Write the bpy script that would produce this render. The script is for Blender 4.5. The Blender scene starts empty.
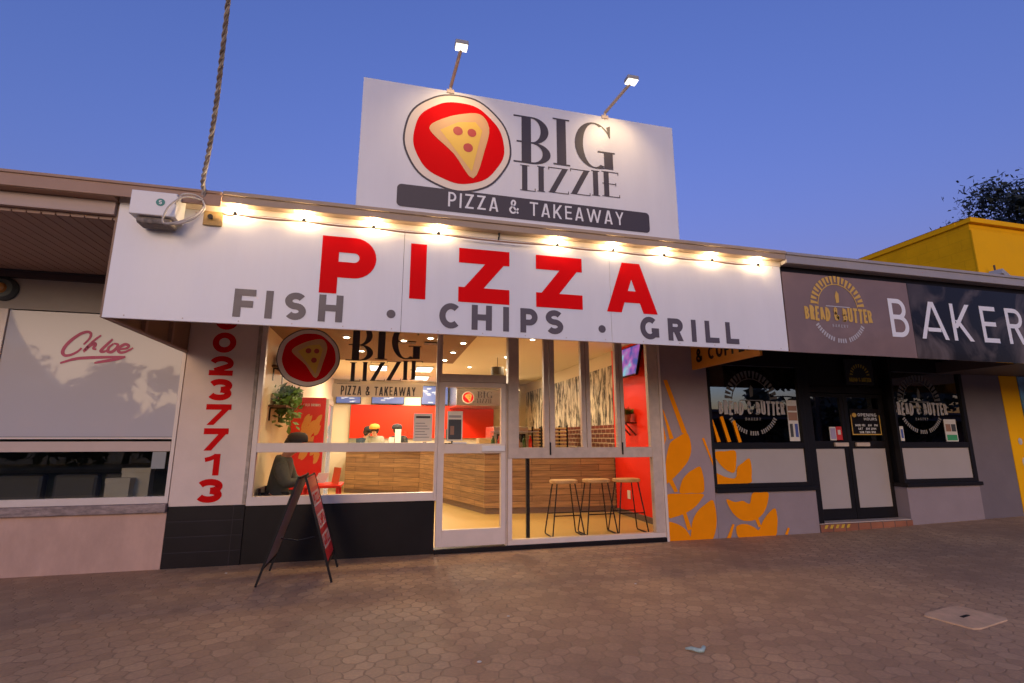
import bpy, bmesh, math, random
from mathutils import Vector, Matrix
R = math.radians
S = bpy.context.scene
COL = S.collection
random.seed(7)

# ------------------------------------------------------------------ camera, sky, sun, exposure
cd = bpy.data.cameras.new('camera'); cam = bpy.data.objects.new('camera', cd); COL.objects.link(cam)
cam.location = (0, -6.3, 1.36); cam.rotation_euler = (R(101), 0, R(-14))
cd.sensor_width = 36; cd.lens = 495 / 1024 * 36; cd.clip_start = 0.05; cd.clip_end = 3000
S.camera = cam
W = bpy.data.worlds.new('World'); S.world = W; W.use_nodes = True
_n = W.node_tree
_s = _n.nodes.new('ShaderNodeTexSky'); _s.sky_type = 'NISHITA'; _s.sun_disc = False
_s.sun_elevation = R(-2); _s.sun_rotation = R(200); _s.ozone_density = 3.1; _s.dust_density = 1.0; _s.air_density = 1.0
_n.nodes['Background'].inputs[1].default_value = 0.15
_n.links.new(_s.outputs[0], _n.nodes['Background'].inputs[0])
sd = bpy.data.lights.new('dusk_glow', 'SUN'); sd.energy = 0.05; sd.angle = R(25); sd.color = (1.0, 0.66, 0.34)
sun = bpy.data.objects.new('dusk_glow', sd); COL.objects.link(sun); sun.rotation_euler = (R(76), 0, R(-20)); sun.location = (0, -30, 20)
S.view_settings.view_transform = 'Standard'; S.view_settings.look = 'None'; S.view_settings.gamma = 1
S.view_settings.exposure = 4.8
S.cycles.transparent_max_bounces = 24; S.cycles.max_bounces = 8
S.cycles.sample_clamp_indirect = 0.4

# ------------------------------------------------------------------ materials
MATS = {}
def mat(name, col, rough=0.6, var=0.0, scale=4.0, metal=0.0, bump=0.0, bscale=60.0, spec=0.5, stretch=None):
    if name in MATS: return MATS[name]
    m = bpy.data.materials.new(name); m.use_nodes = True; MATS[name] = m
    nt = m.node_tree; b = nt.nodes['Principled BSDF']
    b.inputs['Roughness'].default_value = rough; b.inputs['Metallic'].default_value = metal
    b.inputs['Specular IOR Level'].default_value = spec
    c = tuple(col) + (1,)
    b.inputs['Base Color'].default_value = c
    if var or bump:
        tc = nt.nodes.new('ShaderNodeTexCoord'); vec = tc.outputs['Object']
        if stretch:
            mp = nt.nodes.new('ShaderNodeMapping'); mp.inputs['Scale'].default_value = stretch
            nt.links.new(vec, mp.inputs[0]); vec = mp.outputs[0]
    if var:
        n = nt.nodes.new('ShaderNodeTexNoise'); n.inputs['Scale'].default_value = scale; n.inputs['Detail'].default_value = 6
        n.inputs['Roughness'].default_value = 0.65
        nt.links.new(vec, n.inputs['Vector'])
        r = nt.nodes.new('ShaderNodeValToRGB')
        r.color_ramp.elements[0].position = 0.3; r.color_ramp.elements[1].position = 0.7
        r.color_ramp.elements[0].color = tuple(max(0, x * (1 - var)) for x in col) + (1,)
        r.color_ramp.elements[1].color = tuple(min(1, x * (1 + var * 0.6)) for x in col) + (1,)
        nt.links.new(n.outputs['Fac'], r.inputs[0]); nt.links.new(r.outputs[0], b.inputs['Base Color'])
        mr = nt.nodes.new('ShaderNodeMapRange'); mr.inputs['To Min'].default_value = max(0.02, rough - 0.12); mr.inputs['To Max'].default_value = min(1, rough + 0.12)
        nt.links.new(n.outputs['Fac'], mr.inputs['Value']); nt.links.new(mr.outputs[0], b.inputs['Roughness'])
    if bump:
        n2 = nt.nodes.new('ShaderNodeTexNoise'); n2.inputs['Scale'].default_value = bscale; n2.inputs['Detail'].default_value = 4
        nt.links.new(vec, n2.inputs['Vector'])
        bp = nt.nodes.new('ShaderNodeBump'); bp.inputs['Strength'].default_value = bump; bp.inputs['Distance'].default_value = 0.01
        nt.links.new(n2.outputs['Fac'], bp.inputs['Height']); nt.links.new(bp.outputs[0], b.inputs['Normal'])
    return m

def emit(name, col, strength):
    if name in MATS: return MATS[name]
    m = bpy.data.materials.new(name); m.use_nodes = True; MATS[name] = m
    nt = m.node_tree; b = nt.nodes['Principled BSDF']
    b.inputs['Base Color'].default_value = tuple(c * 0.2 for c in col) + (1,)
    b.inputs['Emission Color'].default_value = tuple(col) + (1,); b.inputs['Emission Strength'].default_value = strength
    return m

def glass(name, tint, refl, rough=0.0, fmin=0.03):
    if name in MATS: return MATS[name]
    m = bpy.data.materials.new(name); m.use_nodes = True; MATS[name] = m
    nt = m.node_tree; nt.nodes.remove(nt.nodes['Principled BSDF'])
    out = [n for n in nt.nodes if n.type == 'OUTPUT_MATERIAL'][0]
    t = nt.nodes.new('ShaderNodeBsdfTransparent'); t.inputs[0].default_value = tuple(tint) + (1,)
    g = nt.nodes.new('ShaderNodeBsdfGlossy'); g.inputs['Roughness'].default_value = rough; g.inputs[0].default_value = (0.95, 0.95, 0.95, 1)
    f = nt.nodes.new('ShaderNodeFresnel'); f.inputs[0].default_value = 1.45
    mr = nt.nodes.new('ShaderNodeMapRange'); mr.inputs['To Min'].default_value = fmin; mr.inputs['To Max'].default_value = refl; mr.inputs['From Min'].default_value = 0.03
    mx = nt.nodes.new('ShaderNodeMixShader')
    nt.links.new(f.outputs[0], mr.inputs['Value']); nt.links.new(mr.outputs[0], mx.inputs[0])
    nt.links.new(t.outputs[0], mx.inputs[1]); nt.links.new(g.outputs[0], mx.inputs[2]); nt.links.new(mx.outputs[0], out.inputs[0])
    return m

def film(name, col, thru=0.5):
    if name in MATS: return MATS[name]
    m = bpy.data.materials.new(name); m.use_nodes = True; MATS[name] = m
    nt = m.node_tree; nt.nodes.remove(nt.nodes['Principled BSDF']); out = [n for n in nt.nodes if n.type == 'OUTPUT_MATERIAL'][0]
    d = nt.nodes.new('ShaderNodeBsdfDiffuse'); t = nt.nodes.new('ShaderNodeBsdfTranslucent'); mx = nt.nodes.new('ShaderNodeMixShader'); mx.inputs[0].default_value = thru
    for q in (d, t): q.inputs[0].default_value = tuple(col) + (1,)
    nt.links.new(d.outputs[0], mx.inputs[1]); nt.links.new(t.outputs[0], mx.inputs[2]); nt.links.new(mx.outputs[0], out.inputs[0]); return m

def brick_mat(name, c1, c2, cm, bw, bh, axes='XZ', mortar=0.02, rough=0.6, offset=0.5, bump=0.3, dirt=0.15, spec=0.5, wood=False):
    if name in MATS: return MATS[name]
    m = bpy.data.materials.new(name); m.use_nodes = True; MATS[name] = m
    nt = m.node_tree; b = nt.nodes['Principled BSDF']; b.inputs['Roughness'].default_value = rough; b.inputs['Specular IOR Level'].default_value = spec
    tc = nt.nodes.new('ShaderNodeTexCoord'); sp = nt.nodes.new('ShaderNodeSeparateXYZ'); cb = nt.nodes.new('ShaderNodeCombineXYZ')
    nt.links.new(tc.outputs['Object'], sp.inputs[0])
    nt.links.new(sp.outputs[axes[0]], cb.inputs['X']); nt.links.new(sp.outputs[axes[1]], cb.inputs['Y'])
    br = nt.nodes.new('ShaderNodeTexBrick'); br.offset = offset
    br.inputs['Color1'].default_value = c1 + (1,); br.inputs['Color2'].default_value = c2 + (1,); br.inputs['Mortar'].default_value = cm + (1,)
    br.inputs['Scale'].default_value = 1; br.inputs['Brick Width'].default_value = bw; br.inputs['Row Height'].default_value = bh
    br.inputs['Mortar Size'].default_value = mortar * bh; br.inputs['Mortar Smooth'].default_value = 0.3
    nt.links.new(cb.outputs[0], br.inputs['Vector'])
    n = nt.nodes.new('ShaderNodeTexNoise'); n.inputs['Scale'].default_value = 3; n.inputs['Detail'].default_value = 8
    if wood:
        mp = nt.nodes.new('ShaderNodeMapping'); mp.inputs['Scale'].default_value = (0.8, 14, 1); nt.links.new(cb.outputs[0], mp.inputs[0]); nt.links.new(mp.outputs[0], n.inputs[0])
    else: nt.links.new(tc.outputs['Object'], n.inputs[0])
    mx = nt.nodes.new('ShaderNodeMix'); mx.data_type = 'RGBA'; mx.blend_type = 'MULTIPLY'; mx.inputs[0].default_value = 1
    r = nt.nodes.new('ShaderNodeValToRGB'); r.color_ramp.elements[0].color = (1 - dirt * 2,) * 3 + (1,); r.color_ramp.elements[1].color = (1, 1, 1, 1)
    r.color_ramp.elements[0].position = .3; r.color_ramp.elements[1].position = .7
    nt.links.new(n.outputs['Fac'], r.inputs[0]); nt.links.new(br.outputs['Color'], mx.inputs[6]); nt.links.new(r.outputs[0], mx.inputs[7])
    nt.links.new(mx.outputs[2], b.inputs['Base Color'])
    bp = nt.nodes.new('ShaderNodeBump'); bp.inputs['Strength'].default_value = bump; bp.inputs['Distance'].default_value = 0.004; bp.invert = True
    nt.links.new(br.outputs['Fac'], bp.inputs['Height']); nt.links.new(bp.outputs[0], b.inputs['Normal'])
    return m

def paver_mat():
    m = bpy.data.materials.new('clay_pavers'); m.use_nodes = True
    nt = m.node_tree; b = nt.nodes['Principled BSDF']; L = nt.links.new
    tc = nt.nodes.new('ShaderNodeTexCoord')
    nz = nt.nodes.new('ShaderNodeTexNoise'); nz.inputs['Scale'].default_value = 7.5; nz.inputs['Detail'].default_value = 2; L(tc.outputs['Object'], nz.inputs[0])
    def vm(op, a, bb=None, val=None):
        n = nt.nodes.new('ShaderNodeVectorMath'); n.operation = op
        if isinstance(a, tuple): n.inputs[0].default_value = a
        else: L(a, n.inputs[0])
        if bb is not None:
            if isinstance(bb, tuple): n.inputs[1].default_value = bb
            else: L(bb, n.inputs[1])
        return n
    def ma(op, a, bb=None):
        n = nt.nodes.new('ShaderNodeMath'); n.operation = op
        for i, v in enumerate((a, bb)):
            if v is None: continue
            if isinstance(v, (int, float)): n.inputs[i].default_value = v
            else: L(v, n.inputs[i])
        return n.outputs[0]
    w = vm('SUBTRACT', nz.outputs['Color'], (0.5, 0.5, 0.5)); w = vm('MULTIPLY', w.outputs[0], (0.10, 0.075, 0))
    p = vm('ADD', tc.outputs['Object'], w.outputs[0]); p = vm('ADD', p.outputs[0], (200, 200, 0))
    p = vm('MULTIPLY', p.outputs[0], (1 / 0.128, 1 / 0.122 , 0)).outputs[0]
    r, h = (1.0, 1.732, 1.0), (0.5, 0.866, 0.0)
    a = vm('SUBTRACT', vm('MODULO', p, r).outputs[0], h).outputs[0]
    c = vm('SUBTRACT', vm('MODULO', vm('SUBTRACT', p, h).outputs[0], r).outputs[0], h).outputs[0]
    def plan(v):
        return vm('MULTIPLY', v, (1, 1, 0)).outputs[0]
    a, c = plan(a), plan(c)
    la, lc = vm('LENGTH', a).outputs['Value'], vm('LENGTH', c).outputs['Value']
    sel = ma('LESS_THAN', la, lc)
    mx = nt.nodes.new('ShaderNodeMix'); mx.data_type = 'VECTOR'; L(sel, mx.inputs[0]); L(c, mx.inputs[4]); L(a, mx.inputs[5])
    gv = mx.outputs[1]
    ab = vm('ABSOLUTE', gv).outputs[0]
    d1 = vm('DOT_PRODUCT', ab, (0.5, 0.866, 0)).outputs['Value']
    sx = nt.nodes.new('ShaderNodeSeparateXYZ'); L(ab, sx.inputs[0])
    edge = ma('SUBTRACT', 0.5, ma('MAXIMUM', d1, sx.outputs[0]))
    cid = vm('SUBTRACT', p, gv).outputs[0]
    sn = vm('SNAP', vm('ADD', cid, (0.25, 0.25, 0)).outputs[0], (0.5, 0.433, 1)).outputs[0]
    wn = nt.nodes.new('ShaderNodeTexWhiteNoise'); wn.noise_dimensions = '3D'; L(sn, wn.inputs[0])
    ramp = nt.nodes.new('ShaderNodeValToRGB'); cr = ramp.color_ramp
    cr.elements[0].color = (0.49, 0.30, 0.155, 1); cr.elements[1].color = (0.61, 0.385, 0.205, 1)
    e = cr.elements.new(0.5); e.color = (0.54, 0.335, 0.175, 1)
    L(wn.outputs['Value'], ramp.inputs[0])
    big = nt.nodes.new('ShaderNodeTexNoise'); big.inputs['Scale'].default_value = 0.55; big.inputs['Detail'].default_value = 7; big.inputs['Roughness'].default_value = .6; L(tc.outputs['Object'], big.inputs[0])
    br = nt.nodes.new('ShaderNodeValToRGB'); br.color_ramp.elements[0].position = .36; br.color_ramp.elements[1].position = .62
    br.color_ramp.elements[0].color = (0.72, 0.70, 0.74, 1); br.color_ramp.elements[1].color = (1.04, 1.02, 1, 1); L(big.outputs['Fac'], br.inputs[0])
    fine = nt.nodes.new('ShaderNodeTexNoise'); fine.inputs['Scale'].default_value = 45; fine.inputs['Detail'].default_value = 6; L(tc.outputs['Object'], fine.inputs[0])
    fr = nt.nodes.new('ShaderNodeValToRGB'); fr.color_ramp.elements[0].position = .3; fr.color_ramp.elements[1].position = .75
    fr.color_ramp.elements[0].color = (0.82, 0.82, 0.82, 1); fr.color_ramp.elements[1].color = (1.1, 1.1, 1.1, 1); L(fine.outputs['Fac'], fr.inputs[0])
    def mul(x, y):
        n = nt.nodes.new('ShaderNodeMix'); n.data_type = 'RGBA'; n.blend_type = 'MULTIPLY'; n.inputs[0].default_value = 1; L(x, n.inputs[6]); L(y, n.inputs[7]); return n.outputs[2]
    st = nt.nodes.new('ShaderNodeTexNoise'); st.inputs['Scale'].default_value = 1.7; st.inputs['Detail'].default_value = 9; st.inputs['Roughness'].default_value = .7; L(tc.outputs['Object'], st.inputs[0])
    sr = nt.nodes.new('ShaderNodeValToRGB'); sr.color_ramp.elements[0].position = .58; sr.color_ramp.elements[1].position = .72
    sr.color_ramp.elements[0].color = (1, 1, 1, 1); sr.color_ramp.elements[1].color = (.70, .68, .68, 1); L(st.outputs['Fac'], sr.inputs[0])
    gm = nt.nodes.new('ShaderNodeTexVoronoi'); gm.inputs['Scale'].default_value = 3.2; L(tc.outputs['Object'], gm.inputs['Vector'])
    gr = nt.nodes.new('ShaderNodeValToRGB'); gr.color_ramp.elements[0].position = .035; gr.color_ramp.elements[1].position = .06
    gr.color_ramp.elements[0].color = (.62, .60, .60, 1); gr.color_ramp.elements[1].color = (1, 1, 1, 1); L(gm.outputs['Distance'], gr.inputs[0])
    col = mul(mul(mul(mul(ramp.outputs[0], br.outputs[0]), fr.outputs[0]), sr.outputs[0]), gr.outputs[0])
    js = nt.nodes.new('ShaderNodeMapRange'); js.interpolation_type = 'SMOOTHSTEP'; js.inputs['From Min'].default_value = 0.015; js.inputs['From Max'].default_value = 0.065; L(edge, js.inputs['Value'])
    jm = nt.nodes.new('ShaderNodeMix'); jm.data_type = 'RGBA'; L(js.outputs[0], jm.inputs[0]); jm.inputs[6].default_value = (0.37, 0.228, 0.12, 1); L(col, jm.inputs[7])
    L(jm.outputs[2], b.inputs['Base Color'])
    rr = nt.nodes.new('ShaderNodeMapRange'); rr.inputs['To Min'].default_value = .5; rr.inputs['To Max'].default_value = .85; L(fine.outputs['Fac'], rr.inputs['Value']); L(rr.outputs[0], b.inputs['Roughness'])
    hh = ma('ADD', ma('MULTIPLY', js.outputs[0], 1.0), ma('ADD', ma('MULTIPLY', fine.outputs['Fac'], 0.35), ma('MULTIPLY', wn.outputs['Value'], 0.3)))
    bp = nt.nodes.new('ShaderNodeBump'); bp.inputs['Strength'].default_value = 0.7; bp.inputs['Distance'].default_value = 0.006
    L(hh, bp.inputs['Height']); L(bp.outputs[0], b.inputs['Normal'])
    return m

M_white = mat('white_sign_panel', (0.72, 0.695, 0.69), 0.4, 0.055, 1.3, stretch=(2.2, 1, .4))
M_alu = mat('white_aluminium', (0.70, 0.58, 0.49), 0.4, 0.06, 6)
M_alud = mat('worn_aluminium', (0.54, 0.43, 0.35), 0.4, 0.15, 8)
M_plaster = mat('cream_plaster', (0.74, 0.58, 0.47), 0.75, 0.08, 2.5, bump=.15, bscale=40)
M_pink = mat('pink_render', (0.58, 0.36, 0.26), 0.85, 0.17, 2.4, bump=.35, bscale=30, stretch=(1.4, 1, .7))
M_sill = mat('weathered_sill', (0.34, 0.25, 0.21), 0.85, 0.55, 9, bump=.5, bscale=25, stretch=(1, 3, 3))
M_black = mat('black_paint', (0.010, 0.007, 0.007), 0.45, 0.3, 3, spec=0.2)
M_blackm = mat('black_metal', (0.010, 0.008, 0.008), 0.45, 0.2, 8, spec=0.25)
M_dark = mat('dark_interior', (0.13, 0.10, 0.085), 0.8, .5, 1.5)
M_tile = brick_mat('black_wall_tiles', (0.009, 0.006, 0.008), (0.013, 0.009, 0.011), (0.035, 0.026, 0.028), 0.80, 0.158, 'XZ', 0.03, 0.35, 0.0, 0.4, spec=0.25)
M_gutter = mat('taupe_gutter', (0.42, 0.31, 0.22), 0.5, 0.10, 3, spec=.2)
M_fascb = mat('brown_fascia', (0.40, 0.25, 0.17), 0.6, 0.10, 3, spec=.2)
M_soffit = mat('brown_soffit_boards', (0.34, 0.21, 0.15), 0.6, 0.12, 4)
M_red = mat('red_vinyl', (0.74, 0.004, 0.006), 0.6, 0.03, 3, spec=0.04)
M_grey = mat('grey_vinyl', (0.095, 0.070, 0.076), 0.45, 0.06, 3)
M_char = mat('charcoal_vinyl', (0.055, 0.04, 0.042), 0.5)
M_cream = mat('cream_vinyl', (0.80, 0.66, 0.52), 0.5)
M_phone = mat('crimson_vinyl', (0.62, 0.006, 0.006), 0.6, spec=0.04)
M_pinkv = mat('raspberry_vinyl', (0.42, 0.03, 0.10), 0.5)
M_wv = mat('white_vinyl', (0.75, 0.73, 0.72), 0.5)
M_glass = glass('clear_glass', (0.98, 0.97, 0.95), 0.5, fmin=0.008)
M_tint = glass('tinted_glass', (0.30, 0.29, 0.30), 0.95, fmin=0.30)
M_frost = mat('frosted_film', (0.40, 0.35, 0.32), 0.35, 0.04, 1.5)
M_grey_wall = mat('grey_render', (0.33, 0.25, 0.255), 0.75, 0.10, 2.2, bump=.15, bscale=35)
M_grey_low = mat('light_grey_render', (0.28, 0.22, 0.22), 0.75, 0.10, 2.0, bump=.15, bscale=35)
M_slate = mat('slate_render', (0.16, 0.13, 0.135), 0.75, 0.12, 2.0, bump=.15, bscale=35)
M_orange = mat('ochre_paint', (0.86, 0.27, 0.004), 0.7, 0.05, 5, spec=0.05)
M_yellow = brick_mat('yellow_painted_block', (0.88, 0.43, 0.006), (0.86, 0.42, 0.006), (0.80, 0.39, 0.006), 0.40, 0.2, 'YZ', 0.05, 0.7, 0.5, 0.25, 0.08, spec=0.05)
M_yellowf = mat('yellow_paint', (0.86, 0.42, 0.006), 0.6, 0.05, 2, spec=0.05)
M_steel = mat('brushed_steel', (0.55, 0.53, 0.50), 0.3, 0.1, 5, metal=1.0, stretch=(1, 1, 20))
M_redwall = mat('red_painted_wall', (0.85, 0.030, 0.008), 0.5, 0.03, 2, spec=.2)
M_counter = brick_mat('timber_plank_cladding', (0.44, 0.25, 0.11), (0.29, 0.155, 0.07), (0.10, 0.05, 0.025), 0.9, 0.105, 'XZ', 0.05, 0.5, 0.37, 0.3, 0.28, wood=True)
M_counter_y = brick_mat('timber_plank_cladding_side', (0.44, 0.25, 0.11), (0.29, 0.155, 0.07), (0.10, 0.05, 0.025), 0.9, 0.105, 'YZ', 0.05, 0.5, 0.37, 0.3, 0.28, wood=True)
M_floor = mat('cream_floor_tiles', (0.44, 0.30, 0.105), 0.4, 0.06, 1.5, spec=.25)
M_ceil = mat('cream_ceiling', (0.74, 0.66, 0.50), 0.8)
M_ceilb = mat('brown_bulkhead', (0.24, 0.14, 0.085), 0.7)
M_wallc = mat('warm_white_wall', (0.76, 0.66, 0.48), 0.7, 0.03, 2)
M_redtile = brick_mat('dark_red_tiles', (0.10, 0.025, 0.018), (0.15, 0.04, 0.025), (0.42, 0.33, 0.24), 0.2, 0.09, 'YZ', 0.12, 0.3)
M_seat = mat('timber_seat', (0.55, 0.33, 0.14), 0.45, 0.25, 6, stretch=(1, 10, 1))
M_skin = mat('skin', (0.50, 0.27, 0.18), 0.55)
M_hood = mat('dark_green_grey_hoodie', (0.055, 0.058, 0.05), 0.9, 0.25, 12)
M_cloth = mat('black_cloth', (0.02, 0.02, 0.022), 0.9)
M_navy = mat('navy_cloth', (0.03, 0.045, 0.06), 0.9)
M_khaki = mat('grey_green_cloth', (0.24, 0.23, 0.17), 0.9)
M_hair = mat('dark_hair', (0.02, 0.013, 0.01), 0.6)
M_orcap = mat('orange_cap_cloth', (0.75, 0.25, 0.03), 0.8)
M_paper = film('white_paper', (0.78, 0.74, 0.68), .3)
M_leaf = mat('leaf_green', (0.07, 0.13, 0.025), 0.6, 0.4, 20)
M_treeleaf = mat('eucalypt_leaf', (0.035, 0.040, 0.020), 0.6, 0.5, 0.7)
M_bark = mat('grey_bark', (0.10, 0.075, 0.055), 0.9, 0.4, 6)
M_conc = mat('concrete', (0.66, 0.43, 0.25), 0.95, 0.2, 8, bump=.4, bscale=50, spec=.08)
M_asph = mat('asphalt', (0.05, 0.05, 0.05), 0.9, 0.2, 20)
M_earth = mat('dry_earth', (0.10, 0.08, 0.055), 0.9, 0.3, 0.2)

# ------------------------------------------------------------------ mesh and object helpers
ORG = {}
class MB:
    def __init__(s): s.v = []; s.f = []; s.mi = []; s.cur = 0
    def add(s, vs, fs):
        o = len(s.v); s.v += [tuple(x) for x in vs]
        for f in fs: s.f.append(tuple(i + o for i in f)); s.mi.append(s.cur)
        return s
    def box(s, x0, x1, y0, y1, z0, z1):
        vs = [(x, y, z) for z in (z0, z1) for y in (y0, y1) for x in (x0, x1)]
        return s.add(vs, [(0, 2, 3, 1), (4, 5, 7, 6), (0, 1, 5, 4), (1, 3, 7, 5), (3, 2, 6, 7), (2, 0, 4, 6)])
    def bar(s, p, q, w, d, up=(0, 0, 1)):
        p, q = Vector(p), Vector(q); a = (q - p).normalized(); u = a.cross(Vector(up))
        if u.length < 1e-4: u = a.cross(Vector((0, 1, 0)))
        u.normalize(); n = u.cross(a).normalized()
        vs = [b + u * (sx * w / 2) + n * (sy * d / 2) for b in (p, q) for sx, sy in ((-1, -1), (1, -1), (1, 1), (-1, 1))]
        return s.add(vs, [(3, 2, 1, 0), (4, 5, 6, 7), (0, 1, 5, 4), (1, 2, 6, 5), (2, 3, 7, 6), (3, 0, 4, 7)])
    def tube(s, pts, r, n=8, caps=True):
        pts = [Vector(p) for p in pts]; rings = []
        rs = r if isinstance(r, (list, tuple)) else [r] * len(pts)
        prev = None
        for i, p in enumerate(pts):
            t = (pts[min(i + 1, len(pts) - 1)] - pts[max(i - 1, 0)]).normalized()
            if prev is None:
                u = t.cross(Vector((0, 0, 1)));
                if u.length < 1e-3: u = t.cross(Vector((1, 0, 0)))
            else: u = prev - t * prev.dot(t)
            u.normalize(); prev = u; w = t.cross(u)
            rings.append([p + (u * math.cos(2 * math.pi * k / n) + w * math.sin(2 * math.pi * k / n)) * rs[i] for k in range(n)])
        vs = [v for rg in rings for v in rg]; fs = []
        for i in range(len(pts) - 1):
            for k in range(n):
                fs.append((i * n + k, i * n + (k + 1) % n, (i + 1) * n + (k + 1) % n, (i + 1) * n + k))
        if caps: fs += [tuple(range(n - 1, -1, -1)), tuple((len(pts) - 1) * n + k for k in range(n))]
        return s.add(vs, fs)
    def lathe(s, prof, c, n=20, axis='z'):
        vs = []; fs = []
        for r, h in prof:
            for k in range(n):
                a = 2 * math.pi * k / n
                x, y = r * math.cos(a), r * math.sin(a)
                vs.append({'z': (c[0] + x, c[1] + y, c[2] + h), 'y': (c[0] + x, c[1] + h, c[2] + y), 'x': (c[0] + h, c[1] + x, c[2] + y)}[axis])
        for i in range(len(prof) - 1):
            for k in range(n): fs.append((i * n + k, i * n + (k + 1) % n, (i + 1) * n + (k + 1) % n, (i + 1) * n + k))
        fs += [tuple(range(n - 1, -1, -1)), tuple((len(prof) - 1) * n + k for k in range(n))]
        return s.add(vs, fs)
    def ball(s, c, r, n=12, sx=1, sy=1, sz=1):
        vs = []; fs = []; m = n // 2
        for i in range(1, m):
            t = math.pi * i / m
            for k in range(n):
                a = 2 * math.pi * k / n; vs.append((c[0] + r * sx * math.sin(t) * math.cos(a), c[1] + r * sy * math.sin(t) * math.sin(a), c[2] + r * sz * math.cos(t)))
        for i in range(m - 2):
            for k in range(n): fs.append((i * n + k, (i + 1) * n + k, (i + 1) * n + (k + 1) % n, i * n + (k + 1) % n))
        t = len(vs); vs += [(c[0], c[1], c[2] + r * sz), (c[0], c[1], c[2] - r * sz)]
        for k in range(n): fs += [(t, k, (k + 1) % n), (t + 1, (m - 2) * n + (k + 1) % n, (m - 2) * n + k)]
        return s.add(vs, fs)
    def poly(s, pl, pts, d=0.0):
        return s.add([pl(u, v, d) for u, v in pts], [tuple(range(len(pts)))])
    def slab(s, pl, pts, d0, d1):
        n = len(pts)
        vs = [pl(u, v, d0) for u, v in pts] + [pl(u, v, d1) for u, v in pts]
        return s.add(vs, [tuple(range(n - 1, -1, -1)), tuple(range(n, 2 * n))] + [(i, (i + 1) % n, n + (i + 1) % n, n + i) for i in range(n)])
    def build(s, name, m, parent=None, label=None, bev=0.0, smooth=False):
        me = bpy.data.meshes.new(name)
        org = Vector(ORG.get(parent.name, (0, 0, 0))) if parent else Vector((0, 0, 0))
        me.from_pydata([tuple(Vector(v) - org) for v in s.v], [], s.f)
        ms = m if isinstance(m, (list, tuple)) else [m]
        for x in ms: me.materials.append(x)
        if len(ms) > 1: me.polygons.foreach_set('material_index', s.mi)
        bm = bmesh.new(); bm.from_mesh(me)
        if bev:
            bmesh.ops.remove_doubles(bm, verts=bm.verts, dist=1e-6)
            bmesh.ops.bevel(bm, geom=[e for e in bm.edges if len(e.link_faces) == 2 and e.calc_face_angle(0) > 0.6], offset=bev, segments=2, affect='EDGES', profile=0.5)
        bmesh.ops.recalc_face_normals(bm, faces=bm.faces) if not getattr(s, 'flat', False) else None
        bm.to_mesh(me); bm.free()
        if smooth: me.polygons.foreach_set('use_smooth', [True] * len(me.polygons))
        me.update()
        o = bpy.data.objects.new(name, me); COL.objects.link(o)
        if parent: o.parent = parent; ORG[o.name] = tuple(org)
        if label: o['label'] = label
        return o

def tag(o, label, cat, group=None):
    o['label'] = label; o['category'] = cat
    if group: o['group'] = group
    return o
def thing(name, label, cat, loc=(0, 0, 0), group=None):
    o = bpy.data.objects.new(name, None); COL.objects.link(o); o.location = loc; o.empty_display_size = 0.1
    ORG[o.name] = tuple(loc)
    return tag(o, label, cat, group)
def struct(o): o['kind'] = 'structure'; return o
def dup(root, loc, label=None):
    r = root.copy(); COL.objects.link(r); r.location = loc; ORG[r.name] = tuple(loc)
    if label: r['label'] = label
    for ch in list(root.children):
        c = ch.copy(); COL.objects.link(c); c.parent = r
        for g in ch.children:
            d = g.copy(); COL.objects.link(d); d.parent = c
    return r
def plane(o, u, v, n):
    o, u, v, n = map(Vector, (o, u, v, n))
    return lambda a, b, d=0.0: o + u * a + v * b + n * d
def front(y): return plane((0, y, 0), (1, 0, 0), (0, 0, 1), (0, -1, 0))
def catmull(pts, n=5, closed=True):
    out = []; N = len(pts)
    rng = range(N) if closed else range(N - 1)
    for i in rng:
        g = (lambda k: pts[k % N]) if closed else (lambda k: pts[min(max(k, 0), N - 1)])
        p0, p1, p2, p3 = g(i - 1), g(i), g(i + 1), g(i + 2)
        for k in range(n):
            t = k / n
            out.append(tuple(0.5 * (2 * b + (c - a) * t + (2 * a - 5 * b + 4 * c - d) * t * t + (3 * b - a - 3 * c + d) * t ** 3) for a, b, c, d in zip(p0, p1, p2, p3)))
    if not closed: out.append(pts[-1])
    return out

# ------------------------------------------------------------------ lettering: strokes turned into flat vinyl shapes
def stroke(pts, w, closed=False):
    P = [Vector(p) for p in pts]; n = len(P); L = []
    wl = w if isinstance(w, (list, tuple)) else [w] * n
    for i in range(n):
        a = P[(i - 1) % n] if (closed or i > 0) else None
        b = P[(i + 1) % n] if (closed or i < n - 1) else None
        d1 = (P[i] - a).normalized() if a is not None else None
        d2 = (b - P[i]).normalized() if b is not None else None
        if d1 is None: d1 = d2
        if d2 is None: d2 = d1
        n1 = Vector((-d1.y, d1.x)); n2 = Vector((-d2.y, d2.x)); m = (n1 + n2)
        m = m.normalized() if m.length > 1e-6 else n1
        k = min(1 / max(m.dot(n1), 0.3), 2.2)
        L.append((P[i] + m * (wl[i] / 2 * k), P[i] - m * (wl[i] / 2 * k)))
    out = []
    for i in range(n if closed else n - 1):
        a, b = L[i], L[(i + 1) % n]; out.append([tuple(a[1]), tuple(b[1]), tuple(b[0]), tuple(a[0])])
    return out
def arc(cx, cy, rx, ry, a0, a1, n=14):
    return [(cx + rx * math.cos(R(a0 + (a1 - a0) * k / n)), cy + ry * math.sin(R(a0 + (a1 - a0) * k / n))) for k in range(n + 1)]
def rect(x0, x1, y0, y1): return [[(x0, y0), (x1, y0), (x1, y1), (x0, y1)]]
def slant(x0, x1, hw, y0=0, y1=1): return [[(x0 - hw / 2, y0), (x0 + hw / 2, y0), (x1 + hw / 2, y1), (x1 - hw / 2, y1)]]
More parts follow.
